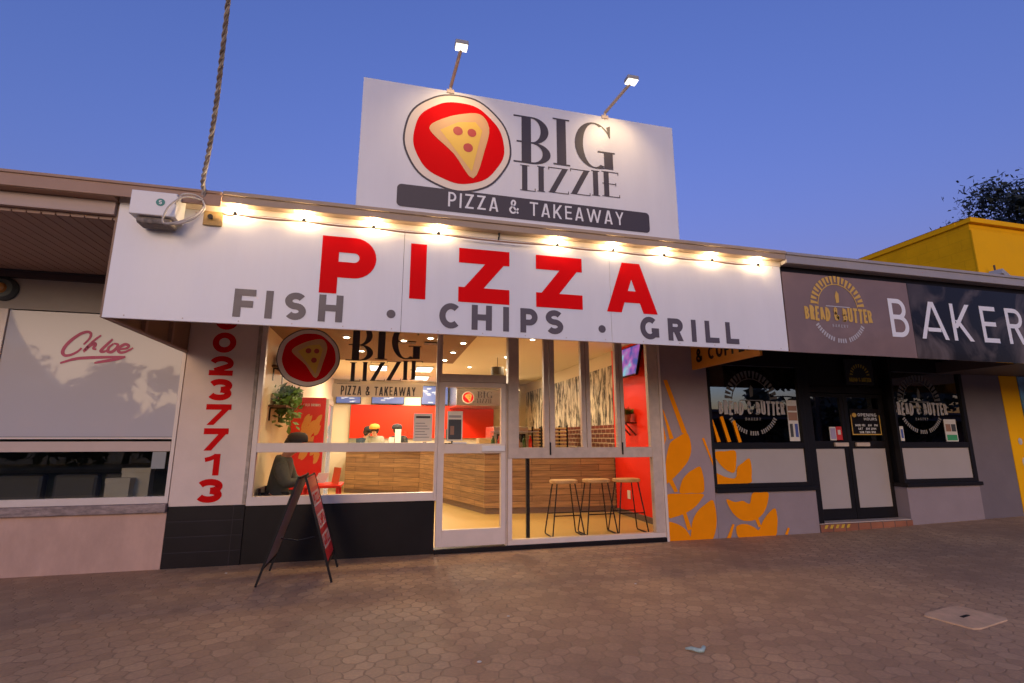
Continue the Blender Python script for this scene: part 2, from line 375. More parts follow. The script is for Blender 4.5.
def glyph(c, W, w):
    h = w / 2; G = []                       # list of strokes, each a list of polygons
    V = lambda x: rect(x - h, x + h, 0, 1)
    H = lambda y, a=0, b=None: rect(a, W if b is None else b, y - h, y + h)
    if c in 'Ii1' and c != '1': return [V(W / 2)]
    if c == '1': return [rect(W - w, W, 0, 1), stroke([(0, .72), (W * .35, .78), (W - w * .6, 1 - h * .6)], w * .75)]
    if c == 'A':
        hw = w * 1.1; return [slant(hw / 2, W / 2 - hw * .12, hw), slant(W - hw / 2, W / 2 + hw * .12, hw), rect(W * .26, W * .74, .2, .2 + w * .85)]
    if c == 'V': hw = w * 1.1; return [slant(W / 2 - hw * .1, hw / 2, hw), slant(W / 2 + hw * .1, W - hw / 2, hw)]
    if c == 'W': hw = w * 1.05; return [slant(W * .28, hw / 2, hw), slant(W * .28, W / 2, hw), slant(W * .72, W / 2, hw), slant(W * .72, W - hw / 2, hw)]
    if c == 'Y': return [rect(W / 2 - h, W / 2 + h, 0, .48), slant(W / 2, w * .55, w * 1.1, .42, 1), slant(W / 2, W - w * .55, w * 1.1, .42, 1)]
    if c == 'Z': hw = w * 1.25; return [H(1 - h), H(h), slant(hw / 2 + .02, W - hw / 2 - .02, hw, w * .6, 1 - w * .6)]
    if c == '7': hw = w * 1.15; return [H(1 - h), slant(W * .22, W - hw / 2, hw, 0, 1 - w * .5)]
    if c == 'N': hw = w * 1.2; return [V(h), V(W - h), slant(W - hw / 2, hw / 2, hw)]
    if c == 'M': hw = w * 1.1; return [V(h), V(W - h), slant(W / 2, hw / 2, hw, .25, 1), slant(W / 2, W - hw / 2, hw, .25, 1)]
    if c == 'T': return [V(W / 2), H(1 - h)]
    if c == 'L': return [V(h), H(h)]
    if c == 'E': return [V(h), H(h), H(1 - h), H(.51, 0, W * .92)]
    if c == 'F': return [V(h), H(1 - h), H(.47, 0, W * .9)]
    if c == 'H': return [V(h), V(W - h), H(.51)]
    if c == 'K': hw = w * 1.25; return [V(h), slant(w * .9, W - hw / 2, hw, .34, 1), slant(W - hw / 2, w * 1.6, hw, 0, .55)]
    if c in 'PR':
        ym = .5 if c == 'R' else .42; r = (1 - h - ym + 0) / 2; yc = (1 - h + ym) / 2; rx = min(r, W * .45)
        G = [V(h), stroke([(h, 1 - h)] + arc(W - h - rx, yc, rx, r, 90, -90) + [(h, ym)], w)]
        if c == 'R': hw = w * 1.2; G.append(slant(W - hw / 2, W * .5, hw, 0, ym + h * .2))
        return G
    if c == 'B':
        y = .52; r1 = (1 - h - y) / 2; r2 = (y - h) / 2
        return [V(h), stroke([(h, 1 - h)] + arc(W * .94 - h - r1 * .9, y + r1, r1 * .9, r1, 90, -90) + [(h, y)], w), stroke([(h, y)] + arc(W - h - r2, y - r2, r2, r2, 90, -90) + [(h, h)], w)]
    if c == 'D': rx = min(.5 - h, W * .55); return [V(h), stroke([(h, 1 - h)] + arc(W - h - rx, .5, rx, .5 - h, 90, -90, 18) + [(h, h)], w)]
    if c == 'C': return [stroke(arc(W / 2 + .02, .5, W / 2 - h + .02, .5 - h, 48, 312, 26), w)]
    if c == 'G': return [stroke(arc(W / 2, .5, W / 2 - h, .5 - h, 48, 325, 26), w), rect(W - w, W, .1, .5), rect(W * .6, W - w * .2, .5 - w * .8, .5)]
    if c in 'O0': return [stroke(arc(W / 2, .5, W / 2 - h, .5 - h, 0, 360, 28)[:-1], w, True)]
    if c == 'U': return [stroke([(h, 1)] + arc(W / 2, W / 2 if W < 1 else .5, W / 2 - h, W / 2 - h, 180, 360, 16) + [(W - h, 1)], w)]
    if c == 'S':
        r = (1 - w) / 4; rx = W / 2 - h
        return [stroke(arc(W / 2, 1 - h - r, rx, r, 32, 270, 16) + arc(W / 2, h + r, rx, r, 90, -148, 16)[1:], w)]
    if c == '3':
        r = (1 - w) / 4; rx = W / 2 - h
        return [stroke(arc(W / 2, 1 - h - r, rx, r, 160, -85, 16), w), stroke(arc(W / 2, h + r, rx, r, 85, -160, 16), w)]
    if c == '2': return [stroke(arc(W / 2, 1 - h - .24, W / 2 - h, .24, 170, -30, 14) + [(w * .9, w * .9)], w), H(h)]
    if c == '&': return [stroke(catmull([(W - h, h * .9), (W * .62, .32), (W * .24, .70), (W * .38, .93), (W * .58, .86), (W * .55, .66), (W * .2, .42), (h, .24), (W * .3, h), (W * .62, .12), (W - h, .42)], 5, False), w)]
    if c == '.': return [[[(W / 2 + W / 2 * math.cos(2 * math.pi * k / 20), .5 + .5 * math.sin(2 * math.pi * k / 20)) for k in range(20)]]]
    return []
def serif_glyph(c, W, t=.2, h=.03):
    def cres(cx, cy, rxo, ryo, rxi, ryi, a0, a1, n=20, dx=0):
        o = arc(cx, cy, rxo, ryo, a0, a1, n); i = arc(cx + dx, cy, rxi, ryi, a0, a1, n)
        return [[i[k], o[k], o[k + 1], i[k + 1]] for k in range(n)]
    if c == 'B':
        x0 = .1
        return [rect(x0 + .06, x0 + .06 + t, 0, 1), rect(x0 - .1, W * .55, 1 - h, 1), rect(x0 - .1, W * .55, 0, h), rect(x0 - .04, W * .55, .43, .43 + h),
                cres(W * .5, .715, W * .47, .285, W * .47 - t * .85, .285 - h, 90, -90), cres(W * .5, .23, W * .52, .23, W * .52 - t * .85, .23 - h, 90, -90)]
    if c == 'I': x = W / 2; return [rect(x - t / 2, x + t / 2, 0, 1), rect(0, W, 1 - h, 1), rect(0, W, 0, h)]
    if c == 'G':
        return [cres(W * .5, .5, W * .5, .5, W * .5 - t * .9, .5 - h, 62, 300), cres(W * .5, .5, W * .47, .5, W * .44, .5 - h, 62, 30, 8), [[(W * .83, .93), (W * .93, .97), (W * .92, .70), (W * .89, .70)]],
                rect(W * .74, W * .74 + t, .02, .36), rect(W * .58, W * 1.03, .36, .36 + h), stroke([(W * .74, .03), (W * .5, h / 2)], h)]
    if c == 'L': return [rect(.05, .05 + t, 0, 1), rect(-.02, W, 0, h), rect(-.02, t + .12, 1 - h, 1), [[(W - h, 0), (W, 0), (W, .12), (W - h, .12)]]]
    if c == 'Z': return [slant(t * .6, W - t * .6, t * 1.1), rect(0, W, 1 - h, 1), rect(0, W, 0, h), rect(W - h, W, 0, .11), rect(0, h, .89, 1)]
    if c == 'E': return [rect(.06, .06 + t, 0, 1), rect(-.02, W, 0, h), rect(-.02, W * .95, 1 - h, 1), rect(0, W * .8, .5, .5 + h), rect(W - h, W, 0, .11), rect(W * .95 - h, W * .95, .89, 1), rect(W * .8 - h, W * .8, .45, .57)]
    return []
def put(mb, pl, c, x0, x1, z0, z1, w, serif=False, d=0.003, rot=0.0, skip=0):
    H = z1 - z0; W = (x1 - x0) / H
    gs = serif_glyph(c, W, w) if serif else glyph(c, W, w)
    mb.flat = True
    for k, polys in enumerate(gs):
        for q in polys:
            pts = []
            for x, y in q:
                if rot:
                    cx, cy = W / 2, .5; dx, dy = x - cx, y - cy; x = cx + dx * math.cos(rot) - dy * math.sin(rot); y = cy + dx * math.sin(rot) + dy * math.cos(rot)
                pts.append((x0 + x * H, z0 + y * H))
            mb.poly(pl, pts, d + k * 0.0004)
WID = {'I': .12, 'W': 1.15, 'M': .95, 'L': .5, 'E': .52, 'F': .5, 'T': .62, 'S': .55, 'P': .55, 'R': .6, 'B': .6, '&': .72, '.': .12, ' ': .3, 'Z': .6, '1': .35}
def line(mb, pl, text, x0, x1, z0, z1, w=.15, gap=.16, jit=0.0, d=0.003):
    H = z1 - z0; ws = [max(WID.get(c, .66), w * 1.05) for c in text]
    tot = sum(ws) + gap * (len(text) - 1); k = (x1 - x0) / (tot * H); x = x0
    rr = random.Random(text)
    for c, g in zip(text, ws):
        if c != ' ':
            j = rr.uniform(-1, 1) * jit
            put(mb, pl, c, x, x + g * H * k, z0 + j * H * .12, z1 + rr.uniform(-1, 1) * jit * H * .1, w, rot=j * .12, d=d)
        x += (g + gap) * H * k
def disc(mb, pl, cx, cz, rx, rz, d=0.002, n=48, wob=0.0):
    mb.flat = True; rr = random.Random(3); ph = [rr.uniform(0, 6.3) for _ in range(4)]
    mb.poly(pl, [(cx + rx * math.cos(a) * (1 + wob * (math.sin(5 * a + ph[0]) + math.sin(9 * a + ph[1]))), cz + rz * math.sin(a) * (1 + wob * (math.sin(5 * a + ph[0]) + math.sin(9 * a + ph[1])))) for a in (2 * math.pi * k / n for k in range(n))], d)

def pizza_emblem(parent, pl, cx, cz, r, edge=True):
    # red pizza disc with cream crust rim and a golden slice; the cartoon figure is left out
    a = MB(); disc(a, pl, cx, cz, r, r * .985, .003, 64, .006)
    b = MB(); disc(b, pl, cx, cz, r * .965, r * .95, .0045, 64, .006)
    c = MB(); disc(c, pl, cx + r * .02, cz, r * .84, r * .82, .006, 64, .008)
    if edge: a.build('emblem_outline', M_char, parent)
    b.build('emblem_crust', M_cream, parent); c.build('emblem_disc', M_red, parent)
    P = lambda pts: [(cx + (x * 1.3 - .08) * r, cz + (y * 1.3 + .12) * r) for x, y in pts]
    s = MB(); s.flat = True
    s.poly(pl, P(catmull([(-.34, .10), (-.30, -.02), (.0, -.28), (.28, -.62), (.44, -.16), (.50, .20), (.36, .40), (.05, .34), (-.2, .22)], 4)), .008)
    s.build('pizza_slice', mat('slice_crust', (.72, .40, .16), .5), parent)
    s = MB(); s.flat = True
    s.poly(pl, P([(-.20, .06), (.26, -.52), (.40, .14), (.30, .26), (.05, .22)]), .0095)
    s.build('cheese', mat('golden_cheese', (.82, .50, .06), .5), parent)
    s = MB()
    for x, y, q in ((.05, .08, .075), (.25, .08, .07), (.2, -.16, .075)): disc(s, pl, cx + (x * 1.3 - .08) * r, cz + (y * 1.3 + .12) * r, q * 1.2 * r, q * 1.2 * r, .011, 18)
    s.build('salami', mat('salami_red', (.48, .05, .03), .5), parent)

# ------------------------------------------------------------------ setting: ground, pavement, road
struct(MB().box(-900, 900, -900, 900, -0.60, -0.40).build('ground', M_earth))
g = MB(); xs = [-40, -20, -10, -6, -3, 0, 3, 6.2, 7, 8, 9, 9.5, 10.4, 14, 24, 60]; ys = [-8.0, -4, -3, -2, -1, 0.04]
zf = lambda x: min(max(0, (x - 6.2) * .021), .09)
vs = [(x, y, zf(x) * min(1, max(0, (y + 5) / 3))) for y in ys for x in xs]
g.add(vs, [(j * len(xs) + i, j * len(xs) + i + 1, (j + 1) * len(xs) + i + 1, (j + 1) * len(xs) + i) for j in range(len(ys) - 1) for i in range(len(xs) - 1)]); g.flat = True
struct(g.build('pavement', paver_mat()))
struct(MB().box(-60, 80, -8.16, -8.0, -0.4, 0.004).build('kerb', M_conc, bev=.01))
struct(MB().box(-120, 140, -20, -8.16, -0.4, -0.14).build('road', M_asph))
struct(MB().box(-120, 140, -26, -20, -0.4, 0.0).build('far_pavement', M_conc))

# ------------------------------------------------------------------ pizza shop building
shop = thing('pizza_shop', 'pizza shop with white framed windows, black base and bright red interior', 'shop', (0, 0, 0))
GL = .02                               # glass plane
MB().box(-2.246, -1.485, 0, .25, .63, 2.95).build('pillar', M_plaster, shop, 'cream pillar carrying a red phone number')
MB().box(-2.245, -1.49, -.004, .25, -.1, .628).build('tiled_base', M_tile, shop, 'black tiled base of the pillar')
MB().box(-1.488, .606, .01, .25, -.1, .612).build('wall_base', M_black, shop, 'plain black panel below the window')
MB().box(.606, 3.70, -.03, .12, -.1, .05).build('threshold', M_black, shop, bev=.006)
n = MB(); pl = front(0)
for c, x0, x1, z1, z0 in (('0', -2.0, -1.75, 2.84, 2.60), ('0', -2.0, -1.753, 2.566, 2.327), ('2', -2.004, -1.756, 2.287, 2.061), ('3', -1.995, -1.746, 2.023, 1.776), ('7', -1.988, -1.73, 1.734, 1.501), ('7', -1.984, -1.734, 1.464, 1.219), ('1', -1.941, -1.79, 1.183, .949), ('3', -1.993, -1.735, .913, .66)):
    n = MB(); put(n, pl, c, x0, x1, z0, z1, .27); n.build('phone_digit', M_phone, shop)
# left shop window
f = MB()
f.box(-1.482, -1.425, -.012, .07, .67, 2.9); f.box(.585, .62, -.012, .07, .612, 2.9)
f.box(-1.482, .585, -.016, .075, .615, .71); f.box(-1.425, .585, -.012, .07, 1.195, 1.30)
win = f.build('window', M_alu, shop, 'wide two pane shop window left of the door', bev=.004)
MB().box(-1.425, .585, GL, GL + .006, .71, 1.195).build('pane', M_glass, win)
MB().box(-1.425, .585, GL, GL + .006, 1.30, 2.9).build('pane', M_glass, win)
MB().box(-1.52, -1.484, -.02, .05, .64, 2.9).build('trim', mat('peeling_trim', (.42, .33, .25), .7, .4, 14), win)
# door
d = MB(); d.box(.622, .70, -.01, .06, .075, 2.055); d.box(1.425, 1.485, -.01, .06, .075, 2.055)
d.box(.70, 1.425, -.01, .06, 1.995, 2.055); d.box(.70, 1.425, -.01, .06, 1.168, 1.285); d.box(.70, 1.425, -.01, .06, .075, .265)
door = d.build('door', M_alu, shop, 'white framed glass entrance door', bev=.004)
MB().box(.70, 1.425, GL, GL + .006, .265, 1.168).build('pane', M_glass, door)
MB().box(.70, 1.425, GL, GL + .006, 1.285, 1.995).build('pane', M_glass, door)
MB().box(1.17, 1.47, -.05, -.012, 1.19, 1.262).build('handle', M_wv, door, bev=.008)
f = MB(); f.box(.62, 1.49, -.02, .08, 2.06, 2.16); f.box(1.515, 1.655, -.03, .10, 1.10, 2.9); f.box(.62, .655, -.012, .07, 2.16, 2.9); f.box(1.488, 1.515, .01, .07, .05, 2.06)
tr = f.build('door_frame', M_alud, shop, bev=.004)
MB().box(.655, 1.515, GL, GL + .006, 2.16, 2.9).build('pane', M_glass, tr)
# bifold windows above, fixed pane below
f = MB(); f.box(1.657, 3.553, -.015, .075, 1.10, 1.235); f.box(3.555, 3.698, -.015, .075, .117, 2.9)
for a, b in ((1.657, 1.662), (2.006, 2.075), (2.085, 2.155), (2.537, 2.598), (2.606, 2.664), (3.05, 3.10), (3.11, 3.162), (3.54, 3.555)): f.box(a, b, -.012, .06, 1.235, 2.9)
bw = f.build('bifold_window', M_alud, shop, 'row of four tall folding window leaves right of the door', bev=.003)
for a, b in ((1.662, 2.006), (2.155, 2.537), (2.664, 3.05), (3.162, 3.54)): MB().box(a, b, GL, GL + .006, 1.235, 2.9).build('pane', M_glass, bw)
for x in (2.08, 3.105): MB().box(x - .008, x + .008, -.035, -.016, 1.14, 1.30).build('bolt', M_blackm, bw)
f = MB(); f.box(1.515, 1.57, -.012, .07, .117, 1.098); f.box(1.515, 3.70, -.012, .075, .055, .115); f.box(3.70, 3.735, -.03, .1, -.05, 2.9)
lw = f.build('fixed_window', M_alu, shop, 'single low pane under the folding windows', bev=.003)
MB().box(1.57, 3.555, GL, GL + .006, .115, 1.10).build('pane', M_glass, lw)
# window graphics on the glass
pl = front(GL)
e = thing('window_emblem', 'round red pizza emblem with BIG LIZZIE lettering stuck on the left shop window', 'window sticker', (-1.0, GL, 1.8))
pizza_emblem(e, pl, -.955, 2.31, .36)
t = MB(); t.flat = True; t.poly(pl, [(-.66, 1.845), (.42, 1.855), (.42, 2.02), (-.66, 2.0)], .003); t.build('banner', film('cream_film', (.74, .62, .48), .45), e)
t = MB(); line(t, pl, 'PIZZA & TAKEAWAY', -.56, .33, 1.87, 1.98, .13, .2, .3, d=.005); t.build('banner_lettering', M_char, e)
def didone(pl, X, Zf, parent, d=.003, m=M_char):
    t = MB()
    for c, a, b in (('B', 1.175, 1.563), ('I', 1.60, 1.785), ('G', 1.842, 2.285)): put(t, pl, c, X(1.175 + (a - 1.175) * 1.05), X(1.175 + (b - 1.175) * 1.05), Zf(4.24 + (a - 1.175) * .075), Zf(4.80 + (a - 1.175) * .085), .19, True, d)
    for c, a, b in (('L', 1.25, 1.406), ('I', 1.425, 1.509), ('Z', 1.545, 1.765), ('Z', 1.785, 2.005), ('I', 2.022, 2.115), ('E', 2.145, 2.342)): put(t, pl, c, X(1.175 + (a - 1.175) * 1.045), X(1.175 + (b - 1.175) * 1.045), Zf(3.92 + (a - 1.25) * .055), Zf(4.215 + (a - 1.25) * .065), .2, True, d)
    return t.build('lettering', m, parent)
s_ = .86 / (2.285 - 1.175)
didone(pl, lambda x: -.53 + (x - 1.175) * s_, lambda z: 2.035 + (z - 3.92) * .80, e)
t = MB()
# roof, fascia, soffit, inner return panel
MB().box(-2.26, 4.31, -1.70, 9.0, 3.36, 3.425).build('roof', mat('roof_sheet', (.25, .24, .23), .6), shop)
gt = MB(); gt.box(-2.26, 4.31, -1.87, -1.70, 3.345, 3.435); gt.box(-1.46, 4.31, -1.886, -1.871, 3.41, 3.447)
gt.build('gutter', M_gutter, shop, bev=.006)
rb = MB()
for x in (-.9, .62, 1.05, 3.35, 3.75, 4.0, 4.13): rb.box(x, x + .07, -1.80, -1.74, 3.436, 3.446 + random.uniform(.015, .035))
rb.build('roof_clip', M_blackm, shop)
MB().box(-2.24, 4.30, -1.75, -.02, 2.88, 2.92).build('soffit', mat('awning_soffit', (.30, .22, .16), .7, .1), shop)
p = MB(); p.box(-2.275, -2.25, -1.76, -.002, 2.31, 3.34)
rp = p.build('return_panel', mat('brown_return_sheet', (.28, .17, .10), .65, .15, 3), shop, 'brown sheeted inner side of the awning end')
p = MB()
for y in (-1.1, -.52): p.box(-2.25, -2.215, y - .025, y + .025, 2.312, 2.88)
p.box(-2.25, -2.22, -1.72, -.05, 2.311, 2.33); p.build('batten', M_soffit, rp)
# interior shell
MB().box(-1.6, 4.3, .08, 9.0, -.08, .04).build('floor', M_floor, shop)
MB().box(-1.62, -1.50, .26, 9.0, .04, 3.3).build('side_wall', M_wallc, shop)
MB().box(4.10, 4.28, .12, 2.30, .04, 3.3).build('side_wall', M_redwall, shop, 'bright red side wall inside the shop')
sk = MB(); sk.box(4.07, 4.10, .12, 2.24, .04, .13); sk.build('skirting', mat('grey_skirting', (.12, .09, .08), .5), shop)
def mural_mat():
    m = bpy.data.materials.new('black_brush_mural'); m.use_nodes = True; nt = m.node_tree; b = nt.nodes['Principled BSDF']; b.inputs['Roughness'].default_value = .7
    tc = nt.nodes.new('ShaderNodeTexCoord'); mp = nt.nodes.new('ShaderNodeMapping'); mp.inputs['Scale'].default_value = (1, 4.2, 1.25); mp.inputs['Rotation'].default_value = (.12, 0, 0)
    nt.links.new(tc.outputs['Object'], mp.inputs[0])
    n = nt.nodes.new('ShaderNodeTexNoise'); n.inputs['Scale'].default_value = 1.5; n.inputs['Detail'].default_value = 9; n.inputs['Roughness'].default_value = .72; n.inputs['Distortion'].default_value = .6; nt.links.new(mp.outputs[0], n.inputs[0])
    r = nt.nodes.new('ShaderNodeValToRGB'); r.color_ramp.elements[0].position = .43; r.color_ramp.elements[1].position = .55
    r.color_ramp.elements[0].color = (.055, .048, .04, 1); r.color_ramp.elements[1].color = (.76, .70, .56, 1)
    nt.links.new(n.outputs['Fac'], r.inputs[0]); nt.links.new(r.outputs[0], b.inputs['Base Color']); return m
MB().box(4.12, 4.28, 2.302, 8.6, 1.60, 2.72).build('mural_wall', mural_mat(), shop, 'white side wall with black brush stroke pattern')
MB().box(4.13, 4.28, 2.302, 8.6, 2.72, 3.3).build('side_wall', M_wallc, shop)
MB().box(4.11, 4.28, 2.302, 8.6, .04, 1.60).build('tiled_wall', M_redtile, shop, 'dark red tiled lower side wall')
MB().box(-1.62, 4.3, 8.5, 8.7, .04, 3.3).build('rear_wall', M_wallc, shop)
MB().box(-1.0, 3.1, 8.42, 8.498, 1.35, 2.28).build('splashback', M_redwall, shop, 'red splashback panel on the rear wall')
MB().box(2.75, 3.6, 8.43, 8.499, 2.285, 3.2).build('accent_panel', M_redwall, shop)
MB().box(-1.5, 4.1, 0.08, 8.5, 2.98, 3.05).build('ceiling', M_ceil, shop)
MB().box(-1.5, 1.16, .085, 3.0, 2.74, 2.98).build('bulkhead', M_ceilb, shop, 'brown dropped ceiling over the entrance')
v = MB()
for x, y in ((.22, 1.0), (.62, 1.0)): v.box(x - .14, x + .14, y - .08, y + .08, 2.725, 2.742)
v.build('ceiling_vent', M_blackm, shop)

# ------------------------------------------------------------------ fascia sign
fs = thing('fascia_sign', 'long white PIZZA fascia sign with red and grey lettering under the gutter', 'sign', (1.0, -1.78, 2.3))
b = MB()
for x0, x1 in ((-2.25, .08), (.083, 2.17), (2.173, 4.30)): b.box(x0, x1, -1.78, -1.755, 2.305, 3.34)
b.build('sign_board', M_white, fs, bev=.002)
b = MB(); b.box(-2.255, 4.305, -1.787, -1.78, 3.29, 3.344)
b.build('top_strip', mat('cream_strip', (.62, .52, .42), .5), fs)
b = MB()
for k in range(16):
    for z in (2.33, 3.27): b.lathe([(.006, 0), (.005, -.003)], (-2.1 + k * .42, -1.7801, z), 8, 'y')
b.build('screw', M_alud, fs)
pl = front(-1.78); t = MB()
for c, a, bb in (('P', -.642, -.165), ('I', .14, .297), ('Z', .60, 1.10), ('Z', 1.372, 1.862), ('A', 2.125, 2.70)): t = MB(); put(t, pl, c, a, bb, 2.625, 3.165, .275); t.build('headline_letter', M_red, fs)
t = MB()
for c, a, bb in (('F', -1.312, -1.143), ('I', -1.065, -1.005), ('S', -.91, -.734), ('H', -.633, -.429), ('C', .427, .635), ('H', .732, .928), ('I', 1.038, 1.097), ('P', 1.21, 1.385), ('S', 1.468, 1.65), ('G', 2.49, 2.704), ('R', 2.81, 2.987), ('I', 3.087, 3.145), ('L', 3.252, 3.422), ('L', 3.507, 3.668)):
    k = (a + 1.3) / 5; t = MB(); put(t, pl, c, a, bb, 2.365 - .012 * k, 2.612 - .02 * k, .24); t.build('grey_letter', M_grey, fs)
for x, z in ((-.01, 2.467), (2.064, 2.438)): t = MB(); disc(t, pl, x, z, .04, .04, .003, 20); t.build('grey_dot', M_grey, fs)

# ------------------------------------------------------------------ sign above the awning
rs = thing('roof_sign', 'tall white BIG LIZZIE billboard standing on the awning roof', 'sign', (1.36, -1.62, 3.45))
MB().box(-.39, 3.11, -1.65, -1.61, 3.45, 4.955).build('sign_board', M_white, rs, bev=.003)
fr = MB()
for x in (-.2, 1.36, 2.9): fr.bar((x, -1.58, 3.44), (x, -1.58, 4.9), .05, .05); fr.bar((x, -1.57, 4.6), (x, -.6, 3.44), .04, .04)
fr.build('support_frame', M_alud, rs)
pl = front(-1.65)
pizza_emblem(rs, pl, .585, 4.37, .565)
t = MB(); t.flat = True
rr_ = lambda x0, x1, z0, z1, r: [(x + r * math.cos(R(a)), z + r * math.sin(R(a))) for x, z, a0 in ((x1 - r, z1 - r, 0), (x0 + r, z1 - r, 90), (x0 + r, z0 + r, 180), (x1 - r, z0 + r, 270)) for a in range(a0, a0 + 91, 15)]
t.poly(pl, rr_(-.01, 2.74, 3.592, 3.83, .045), .004); t.build('banner', M_char, rs)
t = MB(); line(t, pl, 'PIZZA & TAKEAWAY', .495, 2.425, 3.645, 3.80, .125, .24, .22, d=.006); t.build('banner_lettering', M_wv, rs)
didone(pl, lambda x: x, lambda z: z, rs)

def floodlight(x, zt, label):
    o = thing('sign_floodlight', label, 'floodlight', (x, -1.63, 4.95), 'floodlights above the billboard')
    hx, hy, hz = x + (.05 if x < 1 else .12), -2.08, zt
    a = MB(); a.tube([(x, -1.63, 4.9), (x, -1.66, 5.0), (hx, hy + .03, hz)], .018, 8); a.box(x - .04, x + .04, -1.66, -1.60, 4.93, 4.97)
    a.build('arm', M_alud, o, bev=0)
    h = MB(); h.box(hx - .065, hx + .065, hy - .05, hy + .05, hz, hz + .045); hd = h.build('lamp_head', mat('grey_lamp_housing', (.35, .34, .32), .4), o, bev=.01)
    l = MB(); l.box(hx - .056, hx + .056, hy - .042, hy + .042, hz - .012, hz - .001); l.build('lamp_lens', emit('floodlight_lens', (1, .90, .74), .12), o)
    ld = bpy.data.lights.new('flood_beam', 'SPOT'); ld.energy = .85; ld.color = (1, .70, .36); ld.spot_size = R(120); ld.spot_blend = .8; ld.shadow_soft_size = .05
    lo = bpy.data.objects.new('flood_beam', ld); COL.objects.link(lo); lo.parent = o
    lo.location = Vector((hx, hy - .02, hz - .03)) - Vector(o.location)
    lo.rotation_euler = (Vector((x, -1.6, 4.2)) - Vector((hx, hy, hz))).to_track_quat('-Z', 'Y').to_euler()
floodlight(.49, 5.13, 'small lit floodlight on an arm above the round pizza emblem')
floodlight(2.25, 5.10, 'small lit floodlight on a leaning arm above the right end of the billboard')

# ------------------------------------------------------------------ string lights along the gutter
sl = thing('string_lights', 'string of nine warm glowing bulbs along the top of the fascia sign', 'string lights', (1.3, -1.84, 3.3))
BX = (-1.36, -.803, -.202, .393, 1.584, 2.195, 2.784, 3.368, 3.957)
cp = []; zs = 3.262
pts_ = [-1.46] + list(BX) + [4.0]
for i in range(len(pts_) - 1):
    for k in range(6):
        t_ = k / 6; cp.append((pts_[i] + (pts_[i + 1] - pts_[i]) * t_, -1.83, zs - .012 * math.sin(math.pi * t_)))
MB().tube(cp, .009, 6).build('cable', M_fascb, sl)
M_bulb = emit('warm_bulb', (1, .74, .42), 8.5)
for x in BX:
    s = MB(); s.lathe([(.014, 0), (.017, .01), (.015, .035)], (x, -1.84, 3.255), 10); s.build('socket', M_blackm, sl)
    MB().ball((x, -1.845, 3.315), .030, 12, sz=1.1).build('bulb', M_bulb, sl, smooth=True)
h = MB(); h.tube([(.986, -1.80, 3.34), (.986, -1.84, 3.33), (.975, -1.84, 3.26)], .008, 6); h.build('cable_hook', M_blackm, sl)

# ------------------------------------------------------------------ power cable, bracket, meter box
mbx = thing('junction_box', 'white metal junction box with a round green badge on the fascia sign', 'junction box', (-1.91, -1.86, 3.1))
b = MB(); b.box(-2.09, -1.76, -1.97, -1.79, 3.13, 3.335); b.build('housing', mat('white_enamel', (.72, .69, .67), .4, .06, 8), mbx, bev=.006)
b = MB(); b.box(-2.05, -1.80, -1.94, -1.79, 3.07, 3.129); b.build('cable_entry', mat('grimy_base', (.22, .18, .15), .8, .5, 30), mbx, bev=.02)
t = MB(); disc(t, front(-1.97), -1.875, 3.245, .033, .033, .002, 24); t.build('badge', mat('teal_badge', (.02, .22, .18), .5), mbx)
t = MB(); put(t, front(-1.97), 'S', -1.887, -1.863, 3.228, 3.262, .2, d=.004); t.build('badge_mark', M_wv, mbx)
br = thing('cable_bracket', 'small rusty plate holding the power cable on the fascia sign', 'bracket', (-1.53, -1.80, 3.2))
b = MB(); b.box(-1.615, -1.465, -1.80, -1.787, 3.155, 3.285); b.build('plate', mat('ochre_plate', (.42, .27, .10), .7, .4, 20), br, bev=.003)
b = MB(); b.lathe([(.012, 0), (.012, -.03), (.022, -.032), (.022, -.04)], (-1.55, -1.80, 3.22), 10, 'y'); b.build('eye_bolt', M_blackm, br)
pc = thing('power_cable', 'twisted grey overhead power cable dropping to the fascia sign', 'cable', (-1.6, -1.84, 3.3))
path = catmull([(-1.60, -1.86, 3.30), (-1.60, -1.90, 3.42), (-1.585, -1.986, 3.474), (-1.482, -2.227, 3.619), (-1.356, -2.551, 3.812), (-1.245, -2.865, 4.002), (-1.141, -3.167, 4.182), (-1.082, -3.362, 4.299), (-.85, -4.6, 5.06), (-.3, -9.0, 7.4), (.3, -16, 10.2)], 14, False)
L_ = [0]
for a, b_ in zip(path, path[1:]): L_.append(L_[-1] + (Vector(b_) - Vector(a)).length)
for k in range(3):
    pts = []
    for p_, s__ in zip(path, L_):
        r_ = .0115 * (1.0 if s__ < 1.0 else max(.55, 1 - (s__ - 1.0) * .4)); ph = s__ * 34 + k * 2.094
        pts.append((p_[0] + r_ * math.cos(ph), p_[1], p_[2] + r_ * math.sin(ph)))
    MB().tube(pts, .0088, 7).build('strand', mat('grey_cable_sheath', (.30, .25, .22), .7, .3, 12) if k else mat('pale_cable_sheath', (.50, .44, .39), .7, .2, 12), pc, smooth=True)
def loop(pts, r=.008): MB().tube(catmull(pts, 8, False), r, 6).build('tail_wire', mat('pale_cable_sheath', (.36, .32, .29)), pc, smooth=True)
loop([(-1.60, -1.90, 3.33), (-1.70, -1.98, 3.31), (-1.79, -2.02, 3.20), (-1.82, -2.02, 3.06), (-1.74, -2.0, 3.07), (-1.62, -1.93, 3.18), (-1.595, -1.88, 3.28)])
loop([(-1.60, -1.90, 3.33), (-1.56, -1.95, 3.24), (-1.60, -1.97, 3.15), (-1.70, -1.99, 3.075), (-1.80, -2.0, 3.05), (-1.84, -1.97, 3.075)])
loop([(-1.60, -1.90, 3.34), (-1.66, -1.93, 3.36), (-1.73, -1.97, 3.33), (-1.765, -1.975, 3.24)])

